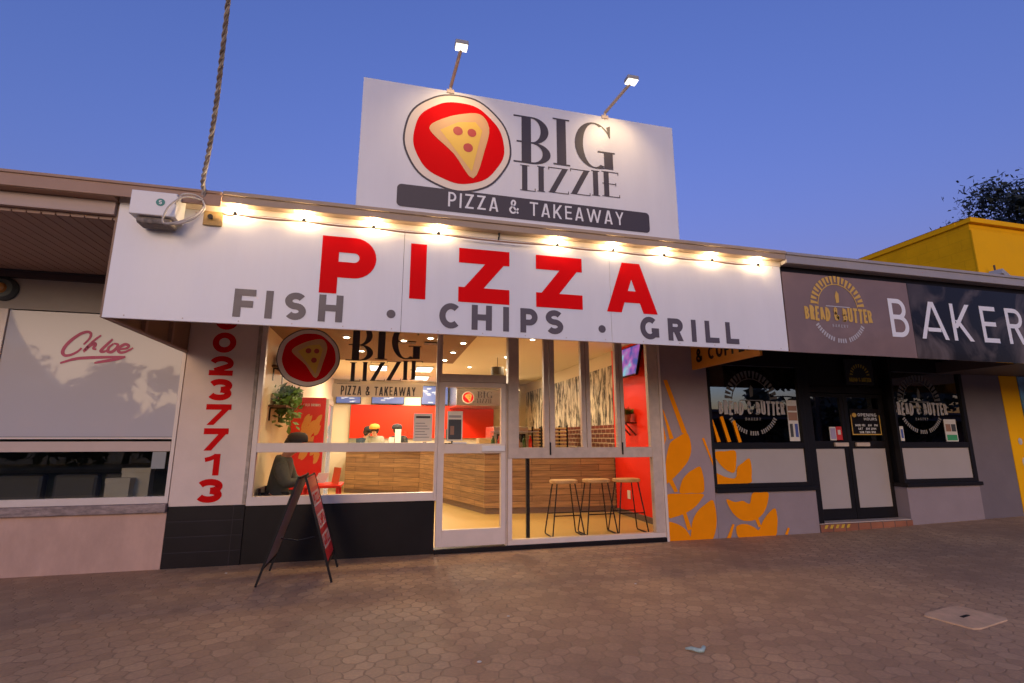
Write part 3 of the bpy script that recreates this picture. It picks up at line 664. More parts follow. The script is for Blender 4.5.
# ------------------------------------------------------------------ hair salon on the left
sal = thing('hair_salon', 'low hair salon front with pink wall and frosted Chloe window at far left', 'shop', (-5, 0, 0))
MB().box(-12, -2.25, .0, .25, -.1, .575).build('wall', M_pink, sal, 'pink rendered wall under the salon window')
MB().box(-12, -2.252, -.05, .25, .576, .668).build('sill', M_sill, sal, 'chipped weathered window sill', bev=.008)
f = MB(); f.box(-12, -2.252, -.01, .06, .669, .74); f.box(-12, -2.252, -.006, .06, 1.345, 1.365); f.box(-4.10, -3.99, -.008, .07, 1.37, 2.72); f.box(-2.29, -2.252, -.008, .07, .74, 2.72)
win = f.build('window', M_alu, sal, bev=.003)
MB().box(-12, -2.292, -.012, .06, 1.215, 1.32).build('transom', mat('beige_transom', (.56, .42, .34), .6, .06), win)
MB().box(-12, -2.292, GL, GL + .006, .74, 1.215).build('pane', glass('salon_glass', (.80, .80, .76), .8, fmin=.04), win)
fz = mat('white_film_glass', (.50, .46, .455), .03, spec=0.20)
MB().box(-3.985, -2.295, .01, .03, 1.37, 2.71).build('frosted_pane', fz, win)
MB().box(-12, -4.105, .01, .03, 1.37, 2.71).build('frosted_pane', fz, win)
pl = front(.01)
CH = {'C': [(-3.265, 2.362), (-3.22, 2.43), (-3.214, 2.485), (-3.248, 2.505), (-3.309, 2.48), (-3.38, 2.411), (-3.432, 2.333), (-3.445, 2.268), (-3.418, 2.235), (-3.365, 2.244), (-3.308, 2.284), (-3.278, 2.324)],
 'h': [(-3.115, 2.473), (-3.179, 2.404), (-3.247, 2.298), (-3.208, 2.348), (-3.167, 2.378), (-3.155, 2.362), (-3.168, 2.323), (-3.139, 2.313)],
 'l': [(-2.999, 2.435), (-3.046, 2.372), (-3.092, 2.304), (-3.072, 2.289), (-3.037, 2.307)],
 'o': [(-2.983, 2.386), (-3.023, 2.34), (-3.027, 2.296), (-2.989, 2.292), (-2.949, 2.338), (-2.944, 2.377), (-2.983, 2.386)],
 'e': [(-2.928, 2.322), (-2.855, 2.337), (-2.84, 2.37), (-2.879, 2.38), (-2.929, 2.333), (-2.914, 2.29), (-2.859, 2.298), (-2.79, 2.345)],
 'u': [(-3.45, 2.15), (-3.323, 2.2), (-3.19, 2.219), (-3.009, 2.232), (-2.852, 2.243)], 'u2': [(-3.137, 2.162), (-3.04, 2.187), (-2.932, 2.213), (-2.852, 2.24)]}
t = MB(); t.flat = True
for k, (q, pts) in enumerate(CH.items()):
    c = catmull(pts, 6, False); nn = len(c); ww = [.034 * (1 - .45 * abs(2 * i / (nn - 1) - 1) ** 2) for i in range(nn)]
    for j, qd in enumerate(stroke(c, ww)): t.poly(pl, qd, .003 + k * .0004 + (j % 7) * .00004)
t.build('script_lettering', M_pinkv, win)
po = MB(); po.flat = True
po.poly(pl, [(-4.6, 1.5), (-4.115, 1.5), (-4.115, 2.69), (-4.6, 2.69)], .002); po.build('window_poster', M_wv, win)
po = MB(); disc(po, pl, -4.28, 2.36, .24, .24, .004); po.build('poster_disc', M_red, win)
po = MB(); po.flat = True; po.poly(pl, [(-4.62, 2.70), (-4.09, 2.70), (-4.06, 2.80), (-4.12, 2.86), (-4.62, 2.86)], .004); po.build('poster_header', mat('teal_print', (.05, .20, .26), .5), win)
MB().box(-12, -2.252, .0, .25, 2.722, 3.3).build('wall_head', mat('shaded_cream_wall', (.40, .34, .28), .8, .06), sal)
MB().box(-12, -2.28, -.06, -.001, 3.06, 3.13).build('beam', mat('dark_brown_beam', (.06, .04, .035), .7), sal)
sf = MB(); k = 0
x = -12.0
while x < -2.30:
    sf.box(x, min(x + .092, -2.28), -1.74, -.06, 3.145, 3.19); sf.box(min(x + .092, -2.28), min(x + .10, -2.28), -1.74, -.06, 3.16, 3.19); x += .10
sf.build('soffit', M_soffit, sal, 'ribbed brown soffit boards', bev=.003)
MB().box(-12, -2.275, -1.79, -1.745, 3.175, 3.293).build('fascia', mat('tan_fascia', (.42, .30, .24), .55, .1), sal, bev=.004)
gt = MB(); gt.box(-12, -1.462, -1.888, -1.875, 3.30, 3.425); gt.box(-12, -2.263, -1.875, -1.70, 3.295, 3.42); gt.box(-12, -1.462, -1.90, -1.889, 3.405, 3.43)
gt.build('gutter', M_fascb, sal, bev=.004)
MB().box(-12, -2.265, -1.70, 9, 3.37, 3.418).build('roof', MATS['roof_sheet'], sal)
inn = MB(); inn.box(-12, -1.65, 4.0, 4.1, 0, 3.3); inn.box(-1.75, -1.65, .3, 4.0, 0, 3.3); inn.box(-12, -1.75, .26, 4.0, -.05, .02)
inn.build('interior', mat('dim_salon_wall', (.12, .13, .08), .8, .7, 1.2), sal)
wl = thing('wall_light', 'round dark wall fitting with amber lens above the salon window', 'wall light', (-4.1, -.03, 2.93))
b = MB(); b.lathe([(.13, 0), (.13, -.03), (.10, -.06)], (-4.06, -.001, 2.93), 24, 'y'); b.build('housing', mat('dark_teal_ring', (.05, .06, .06), .4), wl, bev=0, smooth=False)
b = MB(); b.lathe([(.06, -.06), (.05, -.09), (.02, -.10)], (-4.07, -.001, 2.93), 20, 'y'); b.build('lens', mat('amber_lens', (.45, .19, .04), .3), wl)
# salon things seen through the low pane
for i, (x, lb) in enumerate(((-3.95, 'dark salon chair back at the far left edge of the low salon window'), (-3.42, 'dark salon chair back in the middle of the low salon window'), (-2.93, 'dark salon chair back beside the white boxes in the salon window'))):
    c = thing('salon_chair', lb, 'chair', (x, .75, 0), 'dark chairs in the salon window')
    b = MB(); b.box(x - .22, x + .22, .58, .70, .45, .95); b.build('backrest', mat('dark_vinyl', (.10, .10, .115), .35), c, bev=.04)
    b = MB(); b.box(x - .23, x + .23, .72, 1.2, .36, .48); b.build('seat', MATS['dark_vinyl'], c, bev=.03)
    b = MB(); b.tube([(x, .96, .02), (x, .96, .36)], .03); b.lathe([(.22, 0), (.2, .03)], (x, .96, .02)); b.build('pedestal', M_steel, c)
for x0, x1, y, z1, lb in ((-2.86, -2.58, .32, 1.02, 'taller white cardboard box on the salon window ledge'), (-2.95, -2.72, .20, .92, 'shorter white cardboard box on the salon window ledge')):
    b = MB(); b.box(x0, x1, y, y + .12, .70, z1); b.box(x0 - .004, x1 + .004, y - .004, y + .124, z1 - .05, z1 + .004)
    tag(b.build('cardboard_box', mat('white_card', (.80, .74, .66), .8, .1), bev=.004), lb, 'box', 'white boxes in the salon window')
lg = MB(); lg.box(-12, -2.3, .10, .45, .62, .70); lg.build('window_ledge', M_dark, sal)
b = MB(); b.box(-2.46, -2.33, .005, .012, 1.03, 1.21); tag(b.build('paper_notice', mat('grey_paper', (.30, .30, .27), .8)), 'small grey paper notice taped inside the low salon window', 'notice')

# ------------------------------------------------------------------ bakery on the right
bak = thing('bakery', 'grey bakery front with dark tinted windows, double doors and orange wheat mural', 'shop', (7, 0, 0))
MB().box(3.737, 4.50, .0, .3, -.1, 3.0).build('pillar', M_grey_wall, bak, 'grey pillar painted with orange wheat')
MB().box(4.502, 6.20, -.003, .3, -.1, .60).build('wall', M_grey_low, bak, 'low grey wall with the orange wheat mural')
MB().box(7.93, 9.45, -.003, .55, -.1, .60).build('wall', M_grey_low, bak, 'plain low grey wall right of the doors')
for a, b_ in ((4.502, 6.23), (7.90, 9.48)): MB().box(a, b_, -.05, .2, .602, .66).build('sill', M_blackm, bak, bev=.006)
MB().box(9.452, 10.328, .0, .3, -.1, 3.0).build('end_pillar', M_slate, bak, 'dark slate grey pillar at the right end')
W_ = {'b1': [(3.787, 2.167), (3.85, 2.169), (4.115, 1.429), (4.035, 1.419)], 'b2': [(3.745, 1.762), (3.77, 1.728), (3.9, 1.35), (3.833, 1.333)], 'b3': [(3.745, 1.538), (3.784, 1.35), (3.745, 1.258)],
 'A': [(3.846, 1.299), (3.96, 1.367), (4.103, 1.429), (4.155, 1.333), (4.164, 1.195), (4.114, 1.06), (4.028, 0.96), (3.925, 0.868), (3.79, 0.765), (3.745, 0.759), (3.745, 0.964), (3.767, 1.097), (3.802, 1.214)],
 's1': [(3.773, 0.781), (3.843, 0.796), (3.916, 0.636), (3.861, 0.625)], 'B': [(4.284, 0.963), (4.322, 0.854), (4.331, 0.72), (4.301, 0.614), (4.118, 0.612), (3.945, 0.613), (3.951, 0.695), (3.996, 0.793), (4.08, 0.875), (4.182, 0.93)],
 'C': [(3.745, 0.600), (4.021, 0.604), (4.3, 0.594), (4.267, 0.522), (4.183, 0.442), (4.081, 0.38), (3.963, 0.335), (3.847, 0.307), (3.75, 0.302), (3.745, 0.472)], 's2': [(3.963, 0.342), (4.021, 0.356), (4.089, 0.137), (4.023, 0.124)],
 'D': [(4.443, 0.51), (4.483, 0.383), (4.484, 0.218), (4.444, 0.073), (4.377, -0.021), (4.221, -0.029), (4.068, -0.028), (4.081, 0.137), (4.118, 0.265), (4.204, 0.376), (4.32, 0.454)],
 'E': [(3.745, 0.241), (3.841, 0.227), (3.951, 0.175), (4.022, 0.108), (4.075, 0.009), (4.065, -0.028), (3.86, -0.031), (3.745, -0.034), (3.745, 0.12)], 'r1': [(4.344, 1.35), (4.381, 1.36), (4.495, 1.04), (4.492, 0.97)],
 'H': [(4.663, 0.51), (4.801, 0.473), (4.924, 0.486), (4.983, 0.461), (5.044, 0.449), (5.099, 0.583), (5.234, 0.59), (5.365, 0.585), (5.344, 0.457), (5.28, 0.34), (5.188, 0.258), (5.059, 0.213), (4.878, 0.23), (4.739, 0.341)],
 's3': [(5.087, 0.279), (5.149, 0.277), (5.202, 0.124), (5.148, 0.119)], 'I': [(5.452, 0.368), (5.48, 0.248), (5.463, 0.113), (5.406, -0.012), (5.116, -0.019), (4.832, -0.019), (4.788, 0.141), (4.933, 0.175), (5.071, 0.129), (5.152, 0.086), (5.222, 0.19), (5.316, 0.288)],
 'r2': [(4.613, -0.015), (4.732, 0.182), (4.763, 0.175), (4.68, -0.018)], 'r3': [(5.577, 0.007), (5.639, 0.099), (5.672, 0.084), (5.627, -0.001)]}
WW = {'w1': [(4.517, 1.719), (4.535, 1.684), (4.66, 1.304), (4.602, 1.297)], 'w2': [(4.676, 1.657), (4.727, 1.668), (4.833, 1.304), (4.775, 1.297)], 'w3': [(4.879, 1.598), (4.926, 1.609), (5.009, 1.303), (4.957, 1.289)],
 'F': [(4.549, 1.159), (4.726, 1.171), (4.887, 1.174), (4.888, 1.017), (4.84, 0.873), (4.701, 0.916), (4.579, 1.038)], 'G': [(5.11, 1.067), (5.138, 0.944), (5.123, 0.806), (5.093, 0.725), (4.783, 0.72), (4.53, 0.719), (4.53, 0.868), (4.692, 0.814), (4.854, 0.8), (4.897, 0.941), (4.999, 1.009)]}
def wheat(name, D, y, parent):
    t = MB(); t.flat = True
    for k, (q, pts) in enumerate(D.items()): t.poly(front(y), catmull(pts, 4) if q.isupper() else pts, .004 + k * .0003)
    return t.build(name, M_orange, parent)
wheat('wheat_mural', W_, -.003, bak)
def bakery_window(x0, x1, label):
    f = MB(); f.box(x0, x0 + .04, -.01, .08, .66, 3.0); f.box(x1 - .08, x1, -.01, .08, .66, 3.0); f.box(x0 + .04, x1 - .08, -.01, .08, .66, .72); f.box(x0 + .04, x1 - .08, -.006, .08, 1.20, 1.29); f.box(x0 + .04, x1 - .08, -.02, .1, 2.42, 3.0)
    w = f.build('window', M_blackm, bak, label, bev=.004)
    MB().box(x0 + .04, x1 - .08, .02, .026, 1.29, 2.42).build('pane', M_tint, w)
    MB().box(x0 + .04, x1 - .08, .015, .03, .72, 1.20).build('frosted_pane', M_frost, w)
    return w
wA = bakery_window(4.502, 6.16, 'left bakery window partly covered by the wheat mural'); wB = bakery_window(7.90, 9.45, 'right bakery window above plain grey wall')
wheat('wheat_sticker', WW, .010, wA)
def logo(parent, y, cx, cz, s, arch, word, small, dd=.003, old=False):
    pl = front(y); t = MB(); t.flat = True
    for k in range(19):
        a = R(8 + k * 164 / 18); r0, r1 = (.36 if k % 2 else .33), .45
        for j, (aa, ra, rb) in enumerate(((a, r0, r1),)):
            da = R(3.1); t.poly(pl, [(cx + s * r * math.cos(q), cz + s * (.06 + r * math.sin(q))) for r, q in ((ra, aa - da * .6), (rb, aa - da), (rb, aa + da), (ra, aa + da * .6))], dd)
    for q in stroke(arc(cx, cz + .06 * s, .33 * s, .33 * s, 4, 176, 24), .012 * s): t.poly(pl, q, dd + .0008)
    t.poly(pl, [(cx - .02 * s, cz + .12 * s), (cx + .03 * s, cz + .14 * s), (cx + .035 * s, cz + .26 * s), (cx, cz + .30 * s), (cx - .03 * s, cz + .22 * s)], dd)
    t.build('oven_arch', arch, parent)
    t = MB(); line(t, pl, 'BREAD & BUTTER', cx - .56 * s, cx + .56 * s, cz - .13 * s, cz + .06 * s, .17, .12, .55, d=dd + .001); t.build('name_lettering', word, parent)
    t = MB(); line(t, pl, 'BAKERY', cx - .13 * s, cx + .13 * s, cz - .215 * s, cz - .175 * s, .16, .5, d=dd); 
    for k in range(24):
        a = R(212 + k * 116 / 23)
        if k in (9, 14): continue
        da = R(1.7); t.poly(pl, [(cx + s * r * math.cos(q), cz + s * (.04 + r * math.sin(q))) for r, q in ((.41, a - da), (.47, a - da * .8), (.47, a + da * .8), (.41, a + da))], dd)
    for q in stroke([(cx - .2 * s, cz + .075 * s), (cx + .2 * s, cz + .075 * s)], .012 * s): t.poly(pl, q, dd)
    t.build('small_lettering', small, parent)
M_dimw = mat('dim_white_film', (.40, .36, .33), .6); M_fadw = mat('faded_white_film', (.10, .092, .085), .6)
logo(wA, .02, 5.25, 1.83, 1.02, M_fadw, M_dimw, mat('greyed_film', (.24, .22, .20), .6)); logo(wB, .02, 8.48, 1.86, 1.02, M_fadw, M_dimw, MATS['greyed_film'])
# doors
YD = .22
def bdoor(x0, x1, label, hx):
    d = MB(); d.box(x0, x0 + .07, YD - .02, YD + .04, .13, 2.06); d.box(x1 - .07, x1, YD - .02, YD + .04, .13, 2.06); d.box(x0 + .07, x1 - .07, YD - .02, YD + .04, .13, .29); d.box(x0 + .07, x1 - .07, YD - .02, YD + .04, 1.19, 1.31); d.box(x0 + .07, x1 - .07, YD - .02, YD + .04, 2.0, 2.06)
    o = d.build('door', M_blackm, bak, label, bev=.004)
    MB().box(x0 + .07, x1 - .07, YD, YD + .006, 1.31, 2.0).build('pane', M_tint, o)
    MB().box(x0 + .07, x1 - .07, YD - .004, YD + .01, .29, 1.19).build('frosted_pane', M_frost, o)
    MB().box(hx, hx + .26, YD - .06, YD - .022, 1.225, 1.285).build('handle', M_alud, o, bev=.006)
    return o
dA = bdoor(6.30, 7.125, 'left leaf of the bakery doors', 6.84); dB = bdoor(7.135, 7.94, 'right leaf of the bakery doors', 7.26)
f = MB(); f.box(6.16, 6.30, .0, .3, .12, 3.0); f.box(7.945, 8.02, .1, .3, .12, 3.0); f.box(6.30, 7.945, .18, .3, 2.07, 2.16)
df = f.build('door_frame', M_blackm, bak, bev=.004)
MB().box(6.30, 7.945, YD, YD + .006, 2.16, 3.0).build('fanlight', mat('black_glass_panel', (.02, .02, .02), .15), df)
M_step = brick_mat('red_brick_step', (.36, .13, .06), (.26, .09, .045), (.12, .07, .05), .23, .12, 'XZ', .08, .8, .5, .5)
MB().box(6.202, 7.928, -.02, .3, -.1, .115).build('step', M_step, bak, 'red brick door step')
t = MB(); t.flat = True
for k in range(5): t.poly(front(-.02), [(6.26 + k * .1, .055), (6.31 + k * .1, .055), (6.34 + k * .1, .105), (6.29 + k * .1, .105)], .002)
t.build('step_marking', mat('yellow_tape', (.55, .35, .03), .6), bak)
MB().box(6.21, 7.92, .0, .18, .1155, .128).build('door_strip', M_alud, bak)
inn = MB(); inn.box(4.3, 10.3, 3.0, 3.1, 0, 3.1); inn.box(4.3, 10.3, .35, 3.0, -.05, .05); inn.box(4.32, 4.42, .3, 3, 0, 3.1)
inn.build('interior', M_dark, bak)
MB().box(4.315, 10.9, -1.70, 9, 3.36, 3.425).build('roof', MATS['roof_sheet'], bak)
gt = MB(); gt.box(4.315, 14, -1.87, -1.70, 3.31, 3.43); gt.box(4.315, 14, -1.886, -1.871, 3.405, 3.44)
gt.build('gutter', mat('grey_brown_gutter', (.33, .29, .27), .45, .08), bak, bev=.006)
MB().box(4.315, 13.9, -1.74, -.02, 2.95, 3.0).build('soffit', mat('dark_soffit', (.045, .038, .035), .7), bak)
MB().box(8.9, 10.9, -1.70, -.02, 2.42, 2.60).build('bulkhead', mat('brown_black_box', (.07, .05, .045), .6), bak)
bs = thing('bakery_sign', 'glossy dark bakery fascia sign with gold bread logo and white BAKERY lettering', 'sign', (7, -1.78, 2.3))
def bsign_mat(name, c0, c1):  # sky and street reflections are painted into the panel colour as noise tones
    m = mat(name, c0, .12, 0, spec=.14); nt = m.node_tree; b = nt.nodes['Principled BSDF']
    tc = nt.nodes.new('ShaderNodeTexCoord'); n = nt.nodes.new('ShaderNodeTexNoise'); n.inputs['Scale'].default_value = 1.6; n.inputs['Detail'].default_value = 5; n.inputs['Distortion'].default_value = 1.2
    r = nt.nodes.new('ShaderNodeValToRGB'); r.color_ramp.elements[0].position = .45; r.color_ramp.elements[1].position = .75; r.color_ramp.elements[0].color = c0 + (1,); r.color_ramp.elements[1].color = c1 + (1,)
    nt.links.new(tc.outputs['Object'], n.inputs[0]); nt.links.new(n.outputs['Fac'], r.inputs[0]); nt.links.new(r.outputs[0], b.inputs['Base Color']); return m
MB().box(4.318, 6.148, -1.78, -1.755, 2.30, 3.235).build('sign_board', bsign_mat('sky_reflection_panel', (.20, .135, .125), (.25, .165, .148)), bs, 'left panel with the sky reflection painted into its brown tone')
MB().box(6.152, 13.8, -1.781, -1.755, 2.298, 3.235).build('sign_board', bsign_mat('tree_reflection_panel', (.016, .012, .013), (.17, .13, .12)), bs, 'black right panel with pale reflections painted into its colour')
MB().box(4.318, 13.8, -1.75, -1.73, 3.236, 3.31).build('shadow_gap', M_black, bs)
pl = front(-1.781); t = MB()
for c, a, b_ in (('B', 5.81, 6.085), ('A', 6.27, 6.705), ('K', 6.79, 7.12), ('E', 7.29, 7.56), ('R', 7.73, 8.02), ('Y', 8.12, 8.50)): t = MB(); put(t, pl, c, a, b_, 2.545, 3.02, .12); t.build('letter', M_wv, bs)
logo(bs, -1.781, 5.055, 2.80, .86, mat('gold_vinyl', (.60, .35, .06), .5), mat('gold_vinyl', (.60, .35, .06)), mat('pale_grey_vinyl', (.45, .42, .42), .5))
# projecting orange sign under the awning
os_ = thing('projecting_sign', 'orange-yellow hanging sign reading & COFFEE under the awning beside the bakery window', 'sign', (4.3, -.8, 2.4))
MB().box(4.20, 4.24, -1.45, -.10, 2.31, 2.80).build('sign_board', mat('orange_sign_sheet', (.62, .25, .015), .5), os_, bev=.004)
t = MB(); line(t, plane((4.2, 0, 0), (0, -1, 0), (0, 0, 1), (-1, 0, 0)), '& COFFEE', .22, 1.35, 2.40, 2.58, .22, .16); t.build('lettering', M_black, os_)
# hanging round sign in front of the doors
hs = thing('hanging_sign', 'dark hanging sign with yellow oven arch above the bakery doors', 'sign', (7.40, .12, 2.2))
b = MB(); b.box(7.14, 7.70, .10, .125, 2.20, 2.62); b.build('sign_board', mat('black_sign_sheet', (.015, .014, .013), .5), hs, bev=.003)
t = MB(); pl = front(.10); t.flat = True
for k in range(11):
    a = R(10 + k * 16); t.poly(pl, [(7.42 + r * math.cos(q), 2.34 + r * math.sin(q)) for r, q in ((.14, a - .05), (.20, a - .07), (.20, a + .07), (.14, a + .05))], .003)
line(t, pl, 'BREAD & BUTTER', 7.20, 7.64, 2.25, 2.315, .22, .12, .6, d=.003); t.build('lettering', mat('dull_yellow_vinyl', (.42, .30, .02), .5), hs)
# notices on the bakery glass
def notice(x0, x1, z0, z1, y, lb, base, blocks, group='notices stuck on the bakery glass'):
    o = thing('window_notice', lb, 'notice', ((x0 + x1) / 2, y, z0), group)
    MB().box(x0, x1, y - .004, y - .001, z0, z1).build('sheet', base, o)
    for k, (a, b_, c, d_, m) in enumerate(blocks):
        w_, h_ = x1 - x0, z1 - z0; t = MB(); t.flat = True; t.poly(front(y), [(x0 + a * w_, z0 + c * h_), (x0 + b_ * w_, z0 + c * h_), (x0 + b_ * w_, z0 + d_ * h_), (x0 + a * w_, z0 + d_ * h_)], .006 + k * .0004); t.build('print', m, o)
    return o
M_nred = mat('red_print', (.55, .03, .03), .6); M_ngreen = mat('green_print', (.04, .30, .12), .6); M_nblk = mat('dark_print', (.05, .05, .05), .6); M_nblue = mat('blue_print', (.06, .09, .30), .6); M_nbrn = mat('brown_print', (.30, .16, .10), .6)
notice(5.86, 6.04, 1.31, 1.92, .018, 'tall notice with photo strips at the right edge of the left bakery window', M_paper, [(.05, .95, .74, .86, M_nbrn), (.05, .95, .5, .7, M_nbrn), (.1, .4, .1, .42, M_nblk), (.6, .9, .1, .42, M_nblue)])
notice(6.81, 6.93, 1.32, 1.53, YD - .002, 'small white and violet sticker on the left bakery door', M_paper, [(.1, .9, .1, .9, mat('violet_print', (.35, .30, .45), .6))])
notice(6.935, 7.05, 1.325, 1.535, YD - .002, 'small bright red sticker on the left bakery door', M_nred, [(.25, .75, .4, .75, M_paper)])
notice(7.885 + .06, 8.02, 1.31, 1.54, -.008, 'narrow white sticker on the frame right of the bakery doors', M_paper, [(.2, .8, .2, .8, M_nblue)])
notice(8.93, 9.19, 1.30, 1.66, .018, 'white health notice with photo and green band in the right bakery window', M_paper, [(.08, .5, .45, .78, M_nbrn), (.55, .92, .45, .78, M_nblk), (.08, .92, .05, .3, M_ngreen)])
ho = notice(7.25, 7.85, 1.40, 1.82, YD - .002, 'black opening hours panel with white lettering and gold border on the right bakery door', M_black, [])
t = MB(); pl = front(YD - .002)
line(t, pl, 'OPENING', 7.40, 7.78, 1.70, 1.75, .18, .2, .2, d=.006); line(t, pl, 'HOURS', 7.52, 7.78, 1.635, 1.68, .18, .2, .2, d=.006); line(t, pl, 'MON FRI 6AM 4PM', 7.33, 7.78, 1.54, 1.575, .2, .2, 0, d=.006); line(t, pl, 'SAT 6AM 2PM', 7.38, 7.74, 1.485, 1.52, .2, .2, 0, d=.006); line(t, pl, 'SUN 7AM 1PM', 7.40, 7.72, 1.43, 1.465, .2, .2, 0, d=.006)
t.build('lettering', M_wv, ho)
t = MB(); t.flat = True
for x0, x1, z0, z1 in ((7.255, 7.845, 1.405, 1.42), (7.255, 7.27, 1.42, 1.72), (7.83, 7.845, 1.42, 1.72)): t.poly(pl, [(x0, z0), (x1, z0), (x1, z1), (x0, z1)], .006)
disc(t, pl, 7.33, 1.72, .045, .035, .0065, 16); t.build('border', MATS['gold_vinyl'], ho)

# ------------------------------------------------------------------ yellow building and tree beyond
yb = thing('yellow_building', 'tall yellow block building rising behind the bakery awning', 'building', (14, 0, 0))
b = MB(); b.box(10.34, 24, .02, 9.5, -.1, 5.28); b.build('wall', [M_yellow], yb)
MB().box(10.335, 24.02, -.005, .019, -.1, 5.15).build('front_wall', M_yellowf, yb)
b = MB(); b.box(10.30, 24.05, -.05, .22, 5.282, 5.38); b.box(10.30, 10.52, .22, 9.5, 5.282, 5.38); b.build('parapet_cap', M_yellowf, yb, bev=.01)
b = MB(); b.box(10.75, 12.6, -.02, -.006, .1, 2.6); pn = b.build('poster_panel', mat('blue_poster', (.10, .28, .50), .4, .8, 3), yb, 'blue printed panel on the yellow front')
t = MB(); t.flat = True
for x, z, q, m_ in ((11.0, 1.9, .22, 'a'), (11.3, 1.5, .3, 'b')): disc(t, front(-.02), x, z, q, q, .003, 16, .05)
t.build('poster_print', mat('tan_print', (.50, .42, .26), .5), pn)
t = MB(); disc(t, front(-.005), 10.56, .95, .05, .08, .004, 16); disc(t, front(-.005), 10.55, 1.30, .05, .06, .004, 16); t.build('sticker', mat('pale_sticker', (.55, .5, .45), .6, .4, 12), yb)
fl = thing('wall_floodlight', 'small grey unlit floodlight at the corner of the yellow building', 'floodlight', (10.6, -.1, 4.1))
b = MB(); b.bar((10.42, -.20, 4.26), (10.78, -.12, 4.14), .2, .10); b.build('lamp_head', mat('grey_lamp_housing', (.35, .34, .32)), fl, bev=.01)
b = MB(); b.tube([(10.55, -.006, 4.1), (10.55, -.12, 4.14), (10.5, -.15, 4.42)], .015); b.build('bracket', M_bark, fl)

def tree(loc, H, rad, label, seed, nleaf, leaf=.28, group=None, nclump=26, crown0=.5):
    rr = random.Random(seed); o = thing('gum_tree', label, 'tree', loc, group)
    x, y, z = loc; t = MB()
    top = Vector((x + rr.uniform(-.6, .6), y + rr.uniform(-.6, .6), z + H * .8))
    t.tube([(x, y, z - .3), (x + .2, y, z + H * .25), (x + .1, y + .2, z + H * .5), top], [H * .028, H * .022, H * .015, H * .006], 10)
    cl = []
    for k in range(nclump):
        a = rr.uniform(0, 6.283); rd = rad * math.sqrt(rr.uniform(.03, 1)); hz = z + H * (crown0 + (.97 - crown0) * rr.random() * (1 - .45 * (rd / rad) ** 2))
        c = Vector((x + rd * math.cos(a), y + rd * math.sin(a), hz)); cl.append((c, rr.uniform(.55, 1.15) * rad * .26))
        st = Vector((x + .1, y + .1, z + H * rr.uniform(.35, .6)))
        t.tube([st, st.lerp(c, .5) + Vector((rr.uniform(-.3, .3), rr.uniform(-.3, .3), rr.uniform(-.4, .2))), c], [H * .009, H * .006, H * .002], 6)
    t.build('trunk', M_bark, o)
    l = MB(); l.flat = True
    for c, q in cl:
        for k in range(nleaf // nclump):
            d_ = Vector((rr.gauss(0, 1), rr.gauss(0, 1), rr.gauss(0, .75))); d_ = d_ * (q * .46)
            p_ = c + d_; u = Vector((rr.gauss(0, 1), rr.gauss(0, 1), rr.gauss(0, 1) - .6)).normalized(); v = u.orthogonal().normalized(); s__ = leaf * rr.uniform(.5, 1.2)
            l.add([p_ - v * s__ * .3, p_ + u * s__ * .5, p_ + v * s__ * .3, p_ - u * s__ * .5], [(0, 1, 2, 3)])
    l.build('crown', M_treeleaf, o)
    return o
tree((47.0, 15, 0), 21.3, 7.0, 'tall dark gum tree behind the yellow building', 4, 42000, .45, nclump=46, crown0=.70)
for i, (x, y, H, q, lb) in enumerate(((31, -24, 9.5, 4.5, 'dark added tree across the road mirrored in the black bakery sign'), (40, -27, 11, 5, 'taller dark added tree across the road mirrored in the bakery windows'), (16.5, -27, 6.3, 2.6, 'small added tree across the road mirrored in the brown bakery panel'), (-18, -26, 6.5, 4.6, 'low added tree across the road mirrored in the salon window'), (-9.5, -28, 6.2, 3.6, 'bushy added tree across the road beside the salon reflection'), (-13.5, -25, 5.9, 3.6, 'rounder added tree across the road in the middle of the salon reflection'), (-24, -27, 6.2, 4.4, 'farthest left added tree across the road from the salon'))):
    tree((x, y, 0), H, q, lb, 20 + i, 3600, .6, 'added trees across the road for the reflections', 20, .12)  # invented trees out of view, added to be mirrored in glass and sign

# ------------------------------------------------------------------ inside the pizza shop: lights
M_lit = emit('downlight_lens', (1, .85, .6), 1.2)
def downlight(x, y, z, lab, grp, power=0.0):
    o = thing('downlight', lab, 'downlight', (x, y, z), grp)
    b = MB(); b.lathe([(.06, 0), (.06, -.008), (.04, -.012)], (x, y, z), 20); b.build('rim', M_wv, o)
    b = MB(); b.lathe([(.036, -.012), (.034, -.016)], (x, y, z), 16); b.build('lens', M_lit, o)
    ld = bpy.data.lights.new('downlight_beam', 'SPOT'); ld.energy = power; ld.color = (1, .72, .40); ld.spot_size = R(125); ld.spot_blend = .7; ld.shadow_soft_size = .05
    lo = bpy.data.objects.new('downlight_beam', ld); COL.objects.link(lo); lo.parent = o; lo.location = (0, 0, -.03)
for x, y in ((.54, .59), (1.04, .84), (1.0, 1.70), (.96, 2.55), (.18, .86), (-.6, .8), (-.45, 1.9)): downlight(x, y, 2.74, 'round glowing downlight in the brown dropped ceiling', 'downlights in the brown dropped ceiling', 2.2)  # last one is an added lamp that brightens the drinks fridge
for x, y in ((2.3, 1.5), (3.25, 1.5), (2.3, 3.4), (3.2, 3.4), (2.75, 5.2), (1.8, 5.0), (3.4, 6.8)): downlight(x, y, 2.98, 'round glowing downlight in the cream ceiling', 'downlights in the cream ceiling', 2.9)
